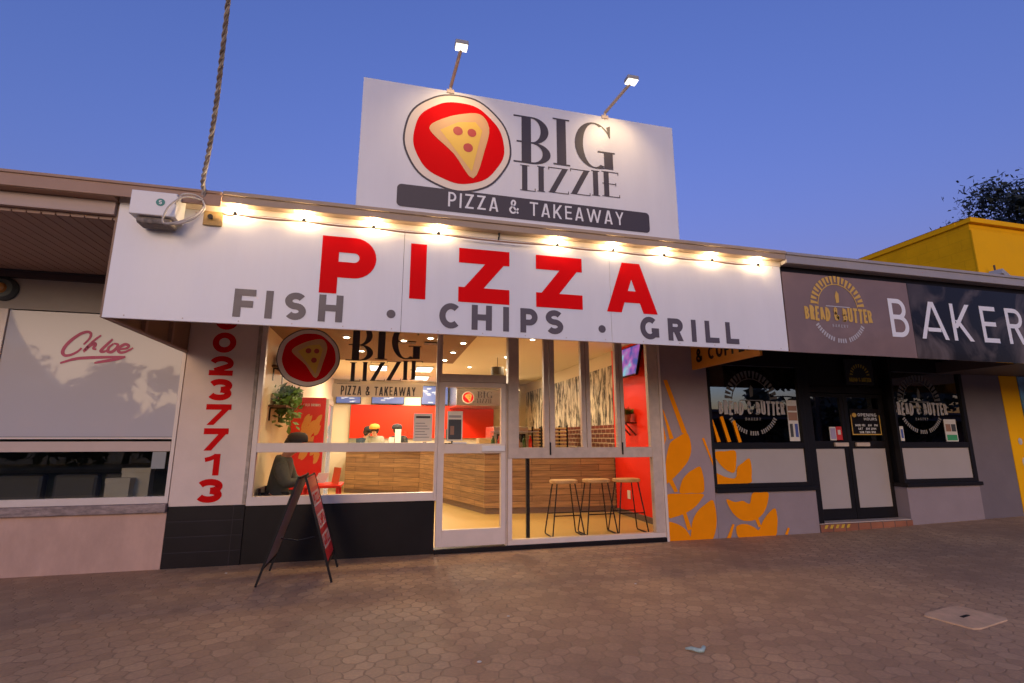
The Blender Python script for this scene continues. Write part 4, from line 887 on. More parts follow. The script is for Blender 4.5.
for x, y, lb in ((-.25, 5.6, 'glowing ceiling panel at the left over the counter staff'), (.8, 5.6, 'glowing ceiling panel second from the left over the counter'), (.85, 7.4, 'glowing ceiling panel farthest back in the kitchen')):
    o = thing('ceiling_panel', lb, 'ceiling light', (x, y, 2.98))
    b = MB(); b.box(x - .21, x + .21, y - .42, y + .42, 2.955, 2.979); b.build('frame', M_wv, o, bev=.004)
    b = MB(); b.box(x - .18, x + .18, y - .39, y + .39, 2.948, 2.954); b.build('diffuser', emit('panel_diffuser', (1, .93, .82), .12), o)
    ld = bpy.data.lights.new('panel_glow', 'AREA'); ld.energy = 3.6; ld.color = (1, .83, .60); ld.shape = 'RECTANGLE'; ld.size = .36; ld.size_y = .78
    lo = bpy.data.objects.new('panel_glow', ld); COL.objects.link(lo); lo.parent = o; lo.location = (0, 0, -.04)
pd = thing('pendant_lamp', 'dark drum pendant lamp hanging behind the glass over the door', 'pendant lamp', (2.14, 3.5, 2.62))
b = MB(); b.lathe([(.13, 0), (.13, .16), (.03, .17)], (2.14, 3.5, 2.61), 20); b.build('lamp_shade', mat('slate_shade', (.08, .08, .085), .5), pd)
b = MB(); b.tube([(2.14, 3.5, 2.77), (2.14, 3.5, 2.98)], .006, 6); b.build('cord', M_blackm, pd)

# ------------------------------------------------------------------ counter, kitchen
ct = thing('service_counter', 'long timber clad service counter turning a corner behind the door', 'counter', (2, 3, .04))
def wallseg(p, q, th, z0, z1, off=0.0):
    p, q = Vector((p[0], p[1], 0)), Vector((q[0], q[1], 0)); a = (q - p).normalized(); n_ = Vector((a.y, -a.x, 0)); p, q = p + n_ * off, q + n_ * off
    return [(p.x, p.y), (q.x, q.y), (q.x + n_.x * th, q.y + n_.y * th), (p.x + n_.x * th, p.y + n_.y * th)], z0, z1
def addseg(mb, s):
    pts, z0, z1 = s; mb.slab(plane((0, 0, 0), (1, 0, 0), (0, 1, 0), (0, 0, 1)), pts, z0, z1)
P0, P1, P2, P3 = (4.10, 2.34), (1.72, 2.62), (.78, 5.6), (-.95, 6.9)
b = MB(); b.slab(plane((0, 0, 0), (1, 0, 0), (0, 1, 0), (0, 0, 1)), [P0, P1, (P1[0], P1[1] + .06), (P0[0], P0[1] + .06)], .15, 1.12); b.build('front_panel', M_counter, ct)
b = MB(); b.slab(plane((0, 0, 0), (1, 0, 0), (0, 1, 0), (0, 0, 1)), [(P1[0], P1[1] + .062), (P1[0] + .05, P1[1] + .08), (P2[0] + .05, P2[1] + .02), P2], .15, 1.12); b.build('front_panel', M_counter_y, ct)
b = MB(); b.slab(plane((0, 0, 0), (1, 0, 0), (0, 1, 0), (0, 0, 1)), [(P2[0] - .002, P2[1] + .002), (P2[0] + .04, P2[1] + .05), (P3[0] + .04, P3[1] + .05), P3], .15, 1.12); b.build('front_panel', M_counter, ct)
b = MB(); b.slab(plane((0, 0, 0), (1, 0, 0), (0, 1, 0), (0, 0, 1)), [(P0[0], P0[1] + .03), (P1[0] + .03, P1[1] + .03), (P2[0] + .04, P2[1] + .03), (P3[0], P3[1] + .04), (P3[0] + .05, P3[1] + .1), (P2[0] + .1, P2[1] + .08), (P1[0] + .08, P1[1] + .08), (P0[0], P0[1] + .08)], .041, .149); b.build('kick_plate', mat('brown_kick_plate', (.16, .10, .07), .5), ct)
b = MB(); b.slab(plane((0, 0, 0), (1, 0, 0), (0, 1, 0), (0, 0, 1)), [(P0[0], P0[1] - .04), (P1[0] - .05, P1[1] - .04), (P2[0] - .05, P2[1] - .03), (P3[0] - .04, P3[1] - .04), (P3[0] + .5, P3[1] + .4), (P2[0] + .6, P2[1] + .35), (P1[0] + .55, P1[1] + .55), (P0[0], P0[1] + .5)], 1.121, 1.16); b.build('counter_top', mat('pale_stone_top', (.62, .54, .40), .3, .1, 10), ct)
tag(MB().box(-1.0, 1.6, 7.75, 8.41, .04, .95).build('kitchen_bench', M_steel, bev=.01), 'steel kitchen bench against the red splashback', 'bench')
hd = thing('range_hood', 'wide steel range hood with a small round pizza emblem behind the counter', 'range hood', (2.5, 7.5, 2.2))
b = MB(); b.slab(plane((0, 0, 0), (0, 1, 0), (0, 0, 1), (1, 0, 0)), [(6.8, 2.20), (8.41, 2.20), (8.41, 2.9), (7.2, 2.9), (6.8, 2.62)], 1.75, 3.5); b.build('hood_shell', M_steel, hd, bev=.006)
pl = front(6.8); pizza_emblem(hd, pl, 2.06, 2.41, .17, False)
t = MB()
for c, a, b_ in (('B', 2.30, 2.44), ('I', 2.47, 2.53), ('G', 2.56, 2.72)): put(t, pl, c, a, b_, 2.40, 2.58, .2, True)
for c, a, b_ in (('L', 2.30, 2.36), ('I', 2.38, 2.41), ('Z', 2.43, 2.50), ('Z', 2.52, 2.59), ('I', 2.61, 2.64), ('E', 2.66, 2.72)): put(t, pl, c, a, b_, 2.27, 2.38, .2, True)
t.build('lettering', M_char, hd)
ov = thing('pizza_oven', 'large steel pizza oven seen through the leftmost folding window', 'oven', (2.9, 5.7, .04))
b = MB(); b.box(2.45, 3.3, 5.3, 6.3, .7, 1.62); b.build('oven_body', M_steel, ov, bev=.015)
b = MB(); b.box(2.52, 3.22, 5.28, 5.3, .95, 1.15); b.box(2.52, 3.22, 5.28, 5.3, 1.25, 1.45); b.build('oven_door', M_blackm, ov, bev=.004)
b = MB()
for x in (2.5, 3.25):
    for y in (5.35, 6.25): b.tube([(x, y, .04), (x, y, .7)], .025)
b.build('stand', M_blackm, ov)
def rack(x, y, w, lb):
    o = thing('tray_rack', lb, 'rack', (x, y, .04), 'wooden tray racks behind the counter')
    b = MB()
    for dx in (-w / 2, w / 2):
        for dy in (-.25, .25): b.bar((x + dx, y + dy, .04), (x + dx, y + dy, 1.62), .03, .03)
    b.build('frame', M_blackm, o)
    for k in range(9):
        b = MB(); b.box(x - w / 2 + .02, x + w / 2 - .02, y - .27, y + .25, .95 + k * .075, .975 + k * .075); b.build('tray', mat('pale_timber_tray', (.62, .42, .20), .6, .2, 5), o)
rack(3.55, 5.5, .34, 'tall tray rack with pale timber trays beside the steel oven'); rack(3.55, 4.15, .42, 'tray rack with pale timber trays in front of the dark red tiles')
for x0, x1, lb, cs in ((-1.42, -.74, 'glowing menu screen nearest the drinks fridge', 1), (-.46, .46, 'wide glowing menu screen above the counter staff', 2), (.93, 1.72, 'glowing menu screen half hidden by the door frame', 3)):
    o = thing('menu_screen', lb, 'screen', ((x0 + x1) / 2, 8.38, 2.3), 'menu screens above the red splashback')
    b = MB(); b.box(x0, x1, 8.36, 8.41, 2.30, 2.86); b.build('case', M_blackm, o, bev=.004)
    b = MB(); b.box(x0 + .02, x1 - .02, 8.352, 8.358, 2.32, 2.84); b.build('display', emit('menu_blue', (.16, .22, .55), .022), o)
    t = MB(); t.flat = True; rr = random.Random(cs)
    for k in range(14):
        a = rr.uniform(x0 + .04, x1 - .2); c = rr.uniform(2.34, 2.76); t.poly(front(8.352), [(a, c), (a + rr.uniform(.05, .16), c), (a + .13, c + .03), (a, c + .03)], .002 + k * .0002)
    t.build('menu_print', emit('menu_white', (.8, .8, .9), .03), o)
def card(x, y, w, h, lb):
    b = MB(); b.box(x, x + w, y, y + .01, 1.161, 1.161 + h); tag(b.build('price_card', M_paper), lb, 'card', 'white cards standing on the counter')
card(.20, 6.12, .14, .40, 'taller white card standing on the counter in front of the black capped worker'); card(.06, 6.22, .13, .21, 'shorter white card standing on the counter between the two workers')
b = MB(); b.box(.40, .80, 5.95, 5.99, 1.161, 1.50); tag(b.build('sneeze_guard', glass('guard_glass', (.9, .92, .9), .6)), 'low glass guard standing on the counter behind the door', 'glass guard')

# ------------------------------------------------------------------ fridge, left wall, seating
fr = thing('drinks_fridge', 'tall red drinks fridge with glowing bottles behind the left window', 'fridge', (-1.15, 2.6, .04))
b = MB(); b.box(-1.49, -.98, 2.3, 3.0, .06, 2.0); b.build('cabinet', mat('red_fridge_sheet', (.72, .02, .015), .35), fr, bev=.01)
b = MB(); b.box(-.975, -.93, 2.3, 2.345, .1, 1.98); b.box(-.975, -.93, 2.955, 3.0, .1, 1.98); b.box(-.975, -.93, 2.345, 2.955, 1.9, 1.98); b.box(-.975, -.93, 2.345, 2.955, .1, .2)
dr = b.build('door', M_wv, fr, bev=.005)
b = MB(); b.box(-.955, -.949, 2.345, 2.955, .2, 1.9); b.build('pane', M_glass, dr)
sh = emit('fridge_glow', (.9, .95, 1), .03); b = MB(); b.box(-.98, -.976, 2.345, 2.955, .2, 1.9); b.build('lit_interior', sh, dr)
t = MB(); t.flat = True; pl = front(2.3)
for k in range(30):
    rr = random.Random(k); a = rr.uniform(-1.36, -1.1); c = rr.uniform(.95, 1.6); t.poly(pl, catmull([(a, c), (a + .06, c + .03), (a + .09, c + .16), (a + .02, c + .11)], 3), .002 + k * .0002)
t.build('amber_splash_print', mat('amber_print', (.75, .33, .08), .4), fr)
t = MB(); line(t, pl, 'ICE COLD DRINKS', -1.40, -1.06, 1.86, 1.90, .16, .2); t.build('lettering', M_wv, fr)
for k, z in enumerate((2.30, 1.78)):
    o = thing('wall_shelf', 'upper timber shelf on the left inside wall' if k == 0 else 'lower timber shelf with trailing ivy on the left inside wall', 'shelf', (-1.4, 1.1, z))
    b = MB(); b.box(-1.50, -1.28, .7, 1.5, z - .03, z); b.build('board', mat('dark_timber', (.20, .10, .045), .6, .3, 6), o, bev=.004)
    b = MB()
    for y in (.8, 1.4): b.box(-1.499, -1.30, y - .012, y + .012, z - .045, z - .031); b.box(-1.499, -1.485, y - .012, y + .012, z - .2, z - .046)
    b.build('bracket', M_blackm, o)
for x, y, h, lb in ((-1.4, .85, .15, 'small dark jar at the front of the upper inside shelf'), (-1.4, 1.05, .22, 'taller dark jar on the upper inside shelf')):
    b = MB(); b.lathe([(.05, 0), (.06, .03), (.06, h - .05), (.03, h - .02), (.035, h)], (x, y, 2.301), 14); tag(b.build('jar', M_black, smooth=False), lb, 'jar')
iv = thing('trailing_ivy', 'trailing green ivy in a pot on the lower inside shelf', 'plant', (-1.38, 1.15, 1.78))
b = MB(); b.lathe([(.06, 0), (.085, .12), (.08, .12)], (-1.38, 1.15, 1.781), 14); b.build('pot', mat('terracotta_pot', (.35, .15, .07), .8), iv)
l = MB(); l.flat = True; rr = random.Random(11)
for k in range(520):
    y = 1.15 + rr.gauss(0, .17); x = -1.38 + rr.uniform(-.08, .18); z = 1.95 - abs(rr.gauss(0, .18)) + .12 * rr.random(); p_ = Vector((x, y, z)); u = Vector((rr.gauss(0, 1), rr.gauss(0, 1), rr.gauss(0, 1))).normalized(); v = u.orthogonal().normalized(); s__ = rr.uniform(.03, .06)
    l.add([p_ - u * s__, p_ + v * s__ * .6, p_ + u * s__, p_ - v * s__ * .6], [(0, 1, 2, 3)])
l.build('foliage', mat('ivy_green', (.10, .20, .03), .55, .4, 15), iv)
tb = thing('red_table', 'small red table in front of the seated customer', 'table', (-.68, .62, .04))
b = MB(); b.box(-1.02, -.52, .38, .86, .75, .785); b.build('tabletop', M_redwall, tb, bev=.008)
for x in (-.98, -.56):
    for y in (.42, .82): MB().bar((x, y, .04), (x, y, .749), .035, .035).build('leg', M_redwall, tb)
b = MB(); b.slab(plane((-.60, .55, .786), Vector((.5, -.85, 0)).normalized(), (.12, .08, 1), Vector((-.85, -.5, .1)).normalized()), [(-.09, 0), (.09, 0), (.09, .2), (-.09, .2)], 0, .012); tag(b.build('menu_card', mat('orange_red_card', (.75, .12, .03), .5)), 'orange-red menu card standing on the red table', 'card')
b = MB(); b.slab(front(.62), [(-.86, .80), (-.73, .80), (-.68, .92), (-.81, .92)], 0, .05); tag(b.build('paper_wrap', M_paper), 'pale paper wrap on the red table in front of the customer', 'wrapper')
ch = thing('cafe_chair', 'black cafe chair under the seated customer by the left wall', 'chair', (-1.28, .62, .04))
b = MB(); b.box(-1.47, -1.06, .42, .82, .44, .475); b.build('seat', M_blackm, ch, bev=.01)
b = MB(); b.box(-1.485, -1.465, .43, .81, .58, .76); b.build('backrest', mat('grey_timber_back', (.22, .19, .16), .6), ch, bev=.006)
for x in (-1.45, -1.08):
    for y in (.44, .80): MB().bar((x, y, .04), (x, y, .44 if x > -1.2 else .76), .025, .025).build('leg', M_blackm, ch)

def stool(loc, label):
    o = thing('bar_stool', label, 'stool', loc, 'timber topped stools under the window bench')
    x, y, z = loc
    b = MB(); ring = lambda r, h: [(x + .195 * r * (abs(math.cos(a)) ** .7 * (1 if math.cos(a) > 0 else -1)), y + .14 * r * (abs(math.sin(a)) ** .7 * (1 if math.sin(a) > 0 else -1)), z + h) for a in (2 * math.pi * k / 28 for k in range(28))]
    vs = []; 
    for r, h in ((.9, .695), (1, .705), (1, .735), (.93, .742), (.5, .732)): vs += ring(r, h)
    b.add(vs, [(i * 28 + k, i * 28 + (k + 1) % 28, (i + 1) * 28 + (k + 1) % 28, (i + 1) * 28 + k) for i in range(4) for k in range(28)] + [tuple(range(27, -1, -1)), tuple(4 * 28 + k for k in range(28))])
    b.build('seat', M_seat, o, smooth=False)
    for sx in (-1, 1):
        b = MB(); b.tube([(x + sx * .13, y - .10, z + .695), (x + sx * .225, y - .17, z + .03), (x + sx * .225, y - .155, z + .012), (x + sx * .225, y + .155, z + .012), (x + sx * .225, y + .17, z + .03), (x + sx * .13, y + .10, z + .695)], .0095, 8); b.build('leg', M_blackm, o)
    b = MB()
    for sy in (-1, 1): b.tube([(x - .19, y + sy * .142, z + .28), (x + .19, y + sy * .142, z + .28)], .008, 6)
    b.build('footrest', M_blackm, o)
    return o
st = stool((2.44, .50, .04), 'leftmost timber topped stool standing alone in front of the plank counter')
dup(st, (2.94, .52, .04), 'middle timber topped stool at the edge of the red wall')
dup(st, (3.40, .50, .04), 'rightmost timber topped stool in front of the red wall')
wb = thing('window_bench', 'narrow window bench on a black post behind the folding window rail', 'bench', (2.8, .3, .04))
MB().box(1.60, 4.09, .14, .44, 1.125, 1.16).build('bench_top', M_seat, wb, bev=.005)
b = MB(); b.bar((1.86, .30, .04), (1.86, .30, 1.124), .045, .045); b.build('post', M_blackm, wb)
tv = thing('wall_television', 'tilted wall television glowing purple high on the red wall', 'television', (4.05, 1.45, 2.6))
ax = plane((4.0, 1.45, 2.64), (0, -1, 0), Vector((.22, 0, 1)).normalized(), Vector((-1, 0, .22)).normalized())
b = MB(); b.slab(ax, [(-.40, -.26), (.40, -.26), (.40, .28), (-.40, .28)], -.03, .015); b.build('case', M_blackm, tv, bev=.005)
def tvmat():
    m = bpy.data.materials.new('television_picture'); m.use_nodes = True; nt = m.node_tree; b = nt.nodes['Principled BSDF']
    tc = nt.nodes.new('ShaderNodeTexCoord'); n = nt.nodes.new('ShaderNodeTexNoise'); n.inputs['Scale'].default_value = 4; n.inputs['Detail'].default_value = 2; nt.links.new(tc.outputs['Object'], n.inputs[0])
    r = nt.nodes.new('ShaderNodeValToRGB'); cr = r.color_ramp; cr.elements[0].position = .35; cr.elements[0].color = (.03, .10, .45, 1); cr.elements[1].position = .65; cr.elements[1].color = (.25, .65, .85, 1)
    e = cr.elements.new(.5); e.color = (.50, .12, .55, 1); nt.links.new(n.outputs['Fac'], r.inputs[0]); nt.links.new(r.outputs[0], b.inputs['Emission Color']); b.inputs['Emission Strength'].default_value = .028; b.inputs['Base Color'].default_value = (.02, .02, .02, 1); return m
b = MB(); b.slab(ax, [(-.385, -.245), (.385, -.245), (.385, .265), (-.385, .265)], .0155, .018); b.build('display', tvmat(), tv)
b = MB(); b.box(4.02, 4.098, 1.38, 1.52, 2.55, 2.75); b.build('bracket', M_blackm, tv)
wp = thing('potted_plant', 'small green plant in a terracotta pot on a black bracket on the red wall', 'plant', (4.0, 1.55, 1.62))
b = MB(); b.box(3.86, 4.098, 1.42, 1.68, 1.60, 1.62); b.bar((3.9, 1.45, 1.60), (4.09, 1.45, 1.40), .02, .02); b.bar((3.9, 1.65, 1.60), (4.09, 1.65, 1.40), .02, .02); b.build('bracket', mat('dark_red_timber', (.12, .02, .015), .6), wp)
b = MB(); b.lathe([(.055, 0), (.08, .12), (.075, .13)], (3.98, 1.55, 1.621), 16); b.build('pot', MATS['terracotta_pot'], wp)
l = MB(); l.flat = True; rr = random.Random(5)
for k in range(160):
    a = rr.uniform(0, 6.28); u = Vector((math.cos(a) * rr.uniform(.2, 1), math.sin(a) * rr.uniform(.2, 1), rr.uniform(.3, 1.1))).normalized(); p_ = Vector((3.98, 1.55, 1.74)); L0 = rr.uniform(.08, .2); v = u.orthogonal().normalized() * .016
    l.add([p_ - v * .4, p_ + u * L0 * .6 - v, p_ + u * L0 + Vector((0, 0, -.02)), p_ + u * L0 * .6 + v], [(0, 1, 2, 3)])
l.build('foliage', mat('bright_leaf', (.16, .24, .03), .5, .3, 20), wp)
tag(MB().box(4.085, 4.099, 1.75, 1.85, .33, .47).build('power_outlet', M_wv, bev=.003), 'white power outlet low on the red wall behind the stools', 'outlet')
tag(MB().box(4.08, 4.099, 2.05, 2.14, 1.62, 1.74).build('thermostat', M_wv, bev=.004), 'small cream control box at the far edge of the red wall', 'control box')
# notices on the shop glass
nt_ = notice(.32, .55, 1.32, 1.66, GL, 'white sheet of printed lines at the right edge of the left shop window', M_paper, [(.12, .88, .82, .9, M_nblk)] + [(.1, .85 - (k % 3) * .12, .12 + k * .1, .15 + k * .1, mat('grey_print', (.35, .33, .32), .6)) for k in range(6)], 'notices stuck on the pizza shop glass')
nt_ = notice(.735, .93, 1.32, 1.69, GL, 'white notice with a black photo block on the glass entrance door', M_paper, [(.08, .92, .05, .72, M_nblk), (.2, .45, .2, .5, M_nbrn), (.1, .9, .78, .86, mat('grey_print', (.35, .33, .32)))], 'notices stuck on the pizza shop glass')
tag(MB().box(.80, .98, -.03, -.011, 1.285, 1.305).build('door_lock_cover', M_wv, bev=.004), 'flat white strip on the entrance door rail below the notice', 'strip')

# ------------------------------------------------------------------ people: one continuous skinned body, clothing as children
def skinned(name, J, Ed, root, m, parent, sub=2):
    me = bpy.data.meshes.new(name); names = list(J); org = Vector(ORG[parent.name])
    me.from_pydata([Vector(J[n_][0]) - org for n_ in names], [(names.index(a), names.index(b_)) for a, b_ in Ed], [])
    o = bpy.data.objects.new(name, me); COL.objects.link(o)
    md = o.modifiers.new('skin', 'SKIN'); md.use_smooth_shade = True
    for i, n_ in enumerate(names):
        r_ = J[n_][1]; r_ = r_ if isinstance(r_, tuple) else (r_, r_)
        me.skin_vertices[0].data[i].radius = r_; me.skin_vertices[0].data[i].use_root = (n_ == root)
    o.modifiers.new('smooth', 'SUBSURF').levels = sub; o.modifiers['smooth'].render_levels = sub
    dg = bpy.context.evaluated_depsgraph_get(); dg.update()
    new = bpy.data.meshes.new_from_object(o.evaluated_get(dg)); o.modifiers.clear(); o.data = new; new.name = name
    new.materials.clear(); new.materials.append(m); new.polygons.foreach_set('use_smooth', [True] * len(new.polygons))
    o.parent = parent; ORG[o.name] = tuple(org); return o
def person(label, K, f, mats, head=.115, cap=None, hair=True, loc=None):
    # K joint positions; f facing direction in plan
    fx = Vector((f[0], f[1], 0)).normalized(); sx = Vector((fx.y, -fx.x, 0)); V = Vector
    o = thing('person', label, 'person', loc)
    hc = V(K['head']); up = (hc - V(K['neck'])).normalized()
    J = {'pelvis': (K['pelvis'], (.15, .115)), 'waist': (V(K['pelvis']).lerp(V(K['chest']), .5), (.135, .10)), 'chest': (K['chest'], (.165, .115)), 'neck0': (V(K['chest']).lerp(V(K['neck']), .72), .075), 'neck': (K['neck'], .052),
         'jaw': (hc - up * .06 + fx * .015, (.062, .07)), 'skull': (hc + up * .03, (.078, .092)), 'crown': (hc + up * .085 - fx * .01, (.055, .065)), 'nose': (hc - up * .005 + fx * .105, .012), 'nose0': (hc - up * .005 + fx * .07, .03)}
    Ed = [('pelvis', 'waist'), ('waist', 'chest'), ('chest', 'neck0'), ('neck0', 'neck'), ('neck', 'jaw'), ('jaw', 'skull'), ('skull', 'crown'), ('jaw', 'nose0'), ('nose0', 'nose')]
    top = {}; leg = {}
    for s, t in ((1, 'r'), (-1, 'l')):
        sh, el, wr = V(K['sh' + t]), V(K['el' + t]), V(K['wr' + t]); d_ = (V(K['ha' + t]) - wr).normalized()
        J.update({'sh' + t: (sh, .062), 'el' + t: (el, .043), 'wr' + t: (wr, .027), 'pa' + t: (wr + d_ * .055, (.036, .016))})
        Ed += [('chest', 'sh' + t), ('sh' + t, 'el' + t), ('el' + t, 'wr' + t), ('wr' + t, 'pa' + t)]
        lat = d_.cross(V((0, 0, 1))); lat = lat.normalized() if lat.length > .1 else sx; dn = lat.cross(d_).normalized()
        if dn.z > 0: dn = -dn
        for k, (off, ln) in enumerate(((-.027, .062), (-.009, .074), (.009, .070), (.026, .056))):
            a = wr + d_ * .085 + lat * off; J['f%d%s' % (k, t)] = (a, .0095); J['g%d%s' % (k, t)] = (a + d_ * ln * .55 + dn * .012, .0085); J['h%d%s' % (k, t)] = (a + d_ * ln * .85 + dn * .04, .0075)
            Ed += [('pa' + t, 'f%d%s' % (k, t)), ('f%d%s' % (k, t), 'g%d%s' % (k, t)), ('g%d%s' % (k, t), 'h%d%s' % (k, t))]
        J['t0' + t] = (wr + d_ * .03 - lat * s * .034, .012); J['t1' + t] = (wr + d_ * .07 - lat * s * .055 + dn * .01, .0095); Ed += [('wr' + t, 't0' + t), ('t0' + t, 't1' + t)]
        hp, kn, an, to = V(K['pelvis']) + sx * s * .09, V(K['kn' + t]), V(K['an' + t]), V(K['an' + t]) + fx * .17 + V((0, 0, -.05))
        J.update({'hp' + t: (hp, .095), 'kn' + t: (kn, .06), 'an' + t: (an, .04), 'to' + t: (to, (.045, .03))}); Ed += [('pelvis', 'hp' + t), ('hp' + t, 'kn' + t), ('kn' + t, 'an' + t), ('an' + t, 'to' + t)]
    body = skinned('body', J, Ed, 'pelvis', M_skin, o)
    g_ = {n_: (J[n_][0], tuple(x + .016 + mats.get('bulk', 0) for x in (J[n_][1] if isinstance(J[n_][1], tuple) else (J[n_][1],) * 2))) for n_ in ('pelvis', 'waist', 'chest', 'neck0', 'shr', 'elr', 'shl', 'ell')}
    for t in 'rl': g_['cu' + t] = (V(K['el' + t]).lerp(V(K['wr' + t]), mats.get('sleeve', .9)), .040)
    skinned('jacket', g_, [('pelvis', 'waist'), ('waist', 'chest'), ('chest', 'neck0'), ('chest', 'shr'), ('shr', 'elr'), ('elr', 'cur'), ('chest', 'shl'), ('shl', 'ell'), ('ell', 'cul')], 'pelvis', mats['top'], o)
    g_ = {n_: (J[n_][0], tuple(x + .014 for x in (J[n_][1] if isinstance(J[n_][1], tuple) else (J[n_][1],) * 2))) for n_ in ('pelvis', 'hpr', 'knr', 'anr', 'hpl', 'knl', 'anl')}
    skinned('trousers', g_, [('pelvis', 'hpr'), ('hpr', 'knr'), ('knr', 'anr'), ('pelvis', 'hpl'), ('hpl', 'knl'), ('knl', 'anl')], 'pelvis', mats['legs'], o)
    b = MB()
    for t in 'rl': a = V(K['an' + t]); b.ball(tuple(a + fx * .07 + V((0, 0, -.045))), .055, 12, 1.0 + abs(fx.x) * 1.3, 1.0 + abs(fx.y) * 1.3, .75)
    b.build('shoe', M_blackm, o, smooth=True)
    b = MB()
    for s in (1, -1): b.ball(tuple(hc + fx * .075 + up * .02 + sx * s * .032), .012, 8)
    b.build('eye', M_blackm, o)
    b = MB()
    for s in (1, -1): b.ball(tuple(hc + sx * s * .085 - fx * .005), .028, 8, .6, .6, 1)
    b.build('ear', M_skin, o, smooth=True)
    b = MB(); b.ball(tuple(hc + fx * .083 - up * .055), .02, 8, .8, .8, .35); b.build('mouth', mat('lip_red', (.35, .10, .08), .5), o)
    b = MB(); b.ball(tuple(hc + up * .03 - fx * .03), .118, 14, .92, .92, 1.0)
    b.build('hair', mats.get('hair', M_hair), o, smooth=True)
    if cap:
        b = MB(); c_ = hc + up * .07 - fx * .005
        for k in range(1): b.lathe([(.124, -.01), (.128, .03), (.12, .075), (.085, .108), (.02, .12)], tuple(c_), 20)
        b.build('cap', cap, o, smooth=True)
        b = MB(); b.slab(plane(c_, fx, sx, (0, 0, 1)), [(.07, -.085), (.15, -.075), (.195, -.03), (.195, .03), (.15, .075), (.07, .085)], -.012, -.002); b.build('cap_peak', cap, o)
    return o
person('customer in a dark grey-green hoodie and black cap sitting by the left wall', {'pelvis': (-1.29, .62, .58), 'chest': (-1.275, .62, 1.00), 'neck': (-1.21, .62, 1.15), 'head': (-1.135, .62, 1.255),
    'shr': (-1.26, .45, 1.05), 'elr': (-1.16, .40, .80), 'wrr': (-.95, .50, .845), 'har': (-.85, .53, .86), 'shl': (-1.26, .79, 1.05), 'ell': (-1.14, .84, .80), 'wrl': (-.95, .74, .845), 'hal': (-.85, .71, .86),
    'knr': (-.88, .51, .57), 'anr': (-.90, .51, .12), 'knl': (-.88, .73, .57), 'anl': (-.90, .73, .12)}, (1, 0), {'top': M_hood, 'legs': M_cloth, 'bulk': .022}, cap=M_cloth, loc=(-1.29, .62, .04))
def worker(x, y, label, mats, cap, f, tilt=0.0, drop=0.0):
    V = Vector; fx = V((f[0], f[1], 0)).normalized(); sx = V((fx.y, -fx.x, 0)); P = V((x, y, .04)); h = lambda a, b_, z: tuple(P + fx * a + sx * b_ + V((0, 0, z - drop * (z > 1))))
    person(label, {'pelvis': h(0, 0, .92), 'chest': h(.05 + tilt * .4, 0, 1.28), 'neck': h(.09 + tilt * .8, 0, 1.42), 'head': h(.13 + tilt, 0, 1.52), 'shr': h(.05 + tilt * .4, .17, 1.33), 'elr': h(.12 + tilt * .4, .22, 1.05), 'wrr': h(.34, .14, 1.14), 'har': h(.44, .12, 1.12),
        'shl': h(.05 + tilt * .4, -.17, 1.33), 'ell': h(.12 + tilt * .4, -.22, 1.05), 'wrl': h(.34, -.14, 1.14), 'hal': h(.44, -.12, 1.12), 'knr': h(.02, .10, .5), 'anr': h(-.02, .11, .09), 'knl': h(.02, -.10, .5), 'anl': h(-.02, -.11, .09)}, f, mats, cap=cap, loc=tuple(P))
worker(-.26, 6.85, 'counter worker in an orange cap and grey-green shirt standing behind the counter', {'top': M_khaki, 'legs': M_cloth, 'sleeve': .3}, M_orcap, (-.2, -1), .03, .04)
worker(.33, 6.65, 'counter worker in a black cap and dark shirt leaning over the counter', {'top': M_cloth, 'legs': M_cloth, 'sleeve': .3}, M_cloth, (-.35, -1), .1, .04)
worker(-.62, 7.5, 'worker in navy clothes at the back left of the kitchen', {'top': M_navy, 'legs': M_cloth, 'sleeve': .3}, M_cloth, (.8, -.6), .05, .08)

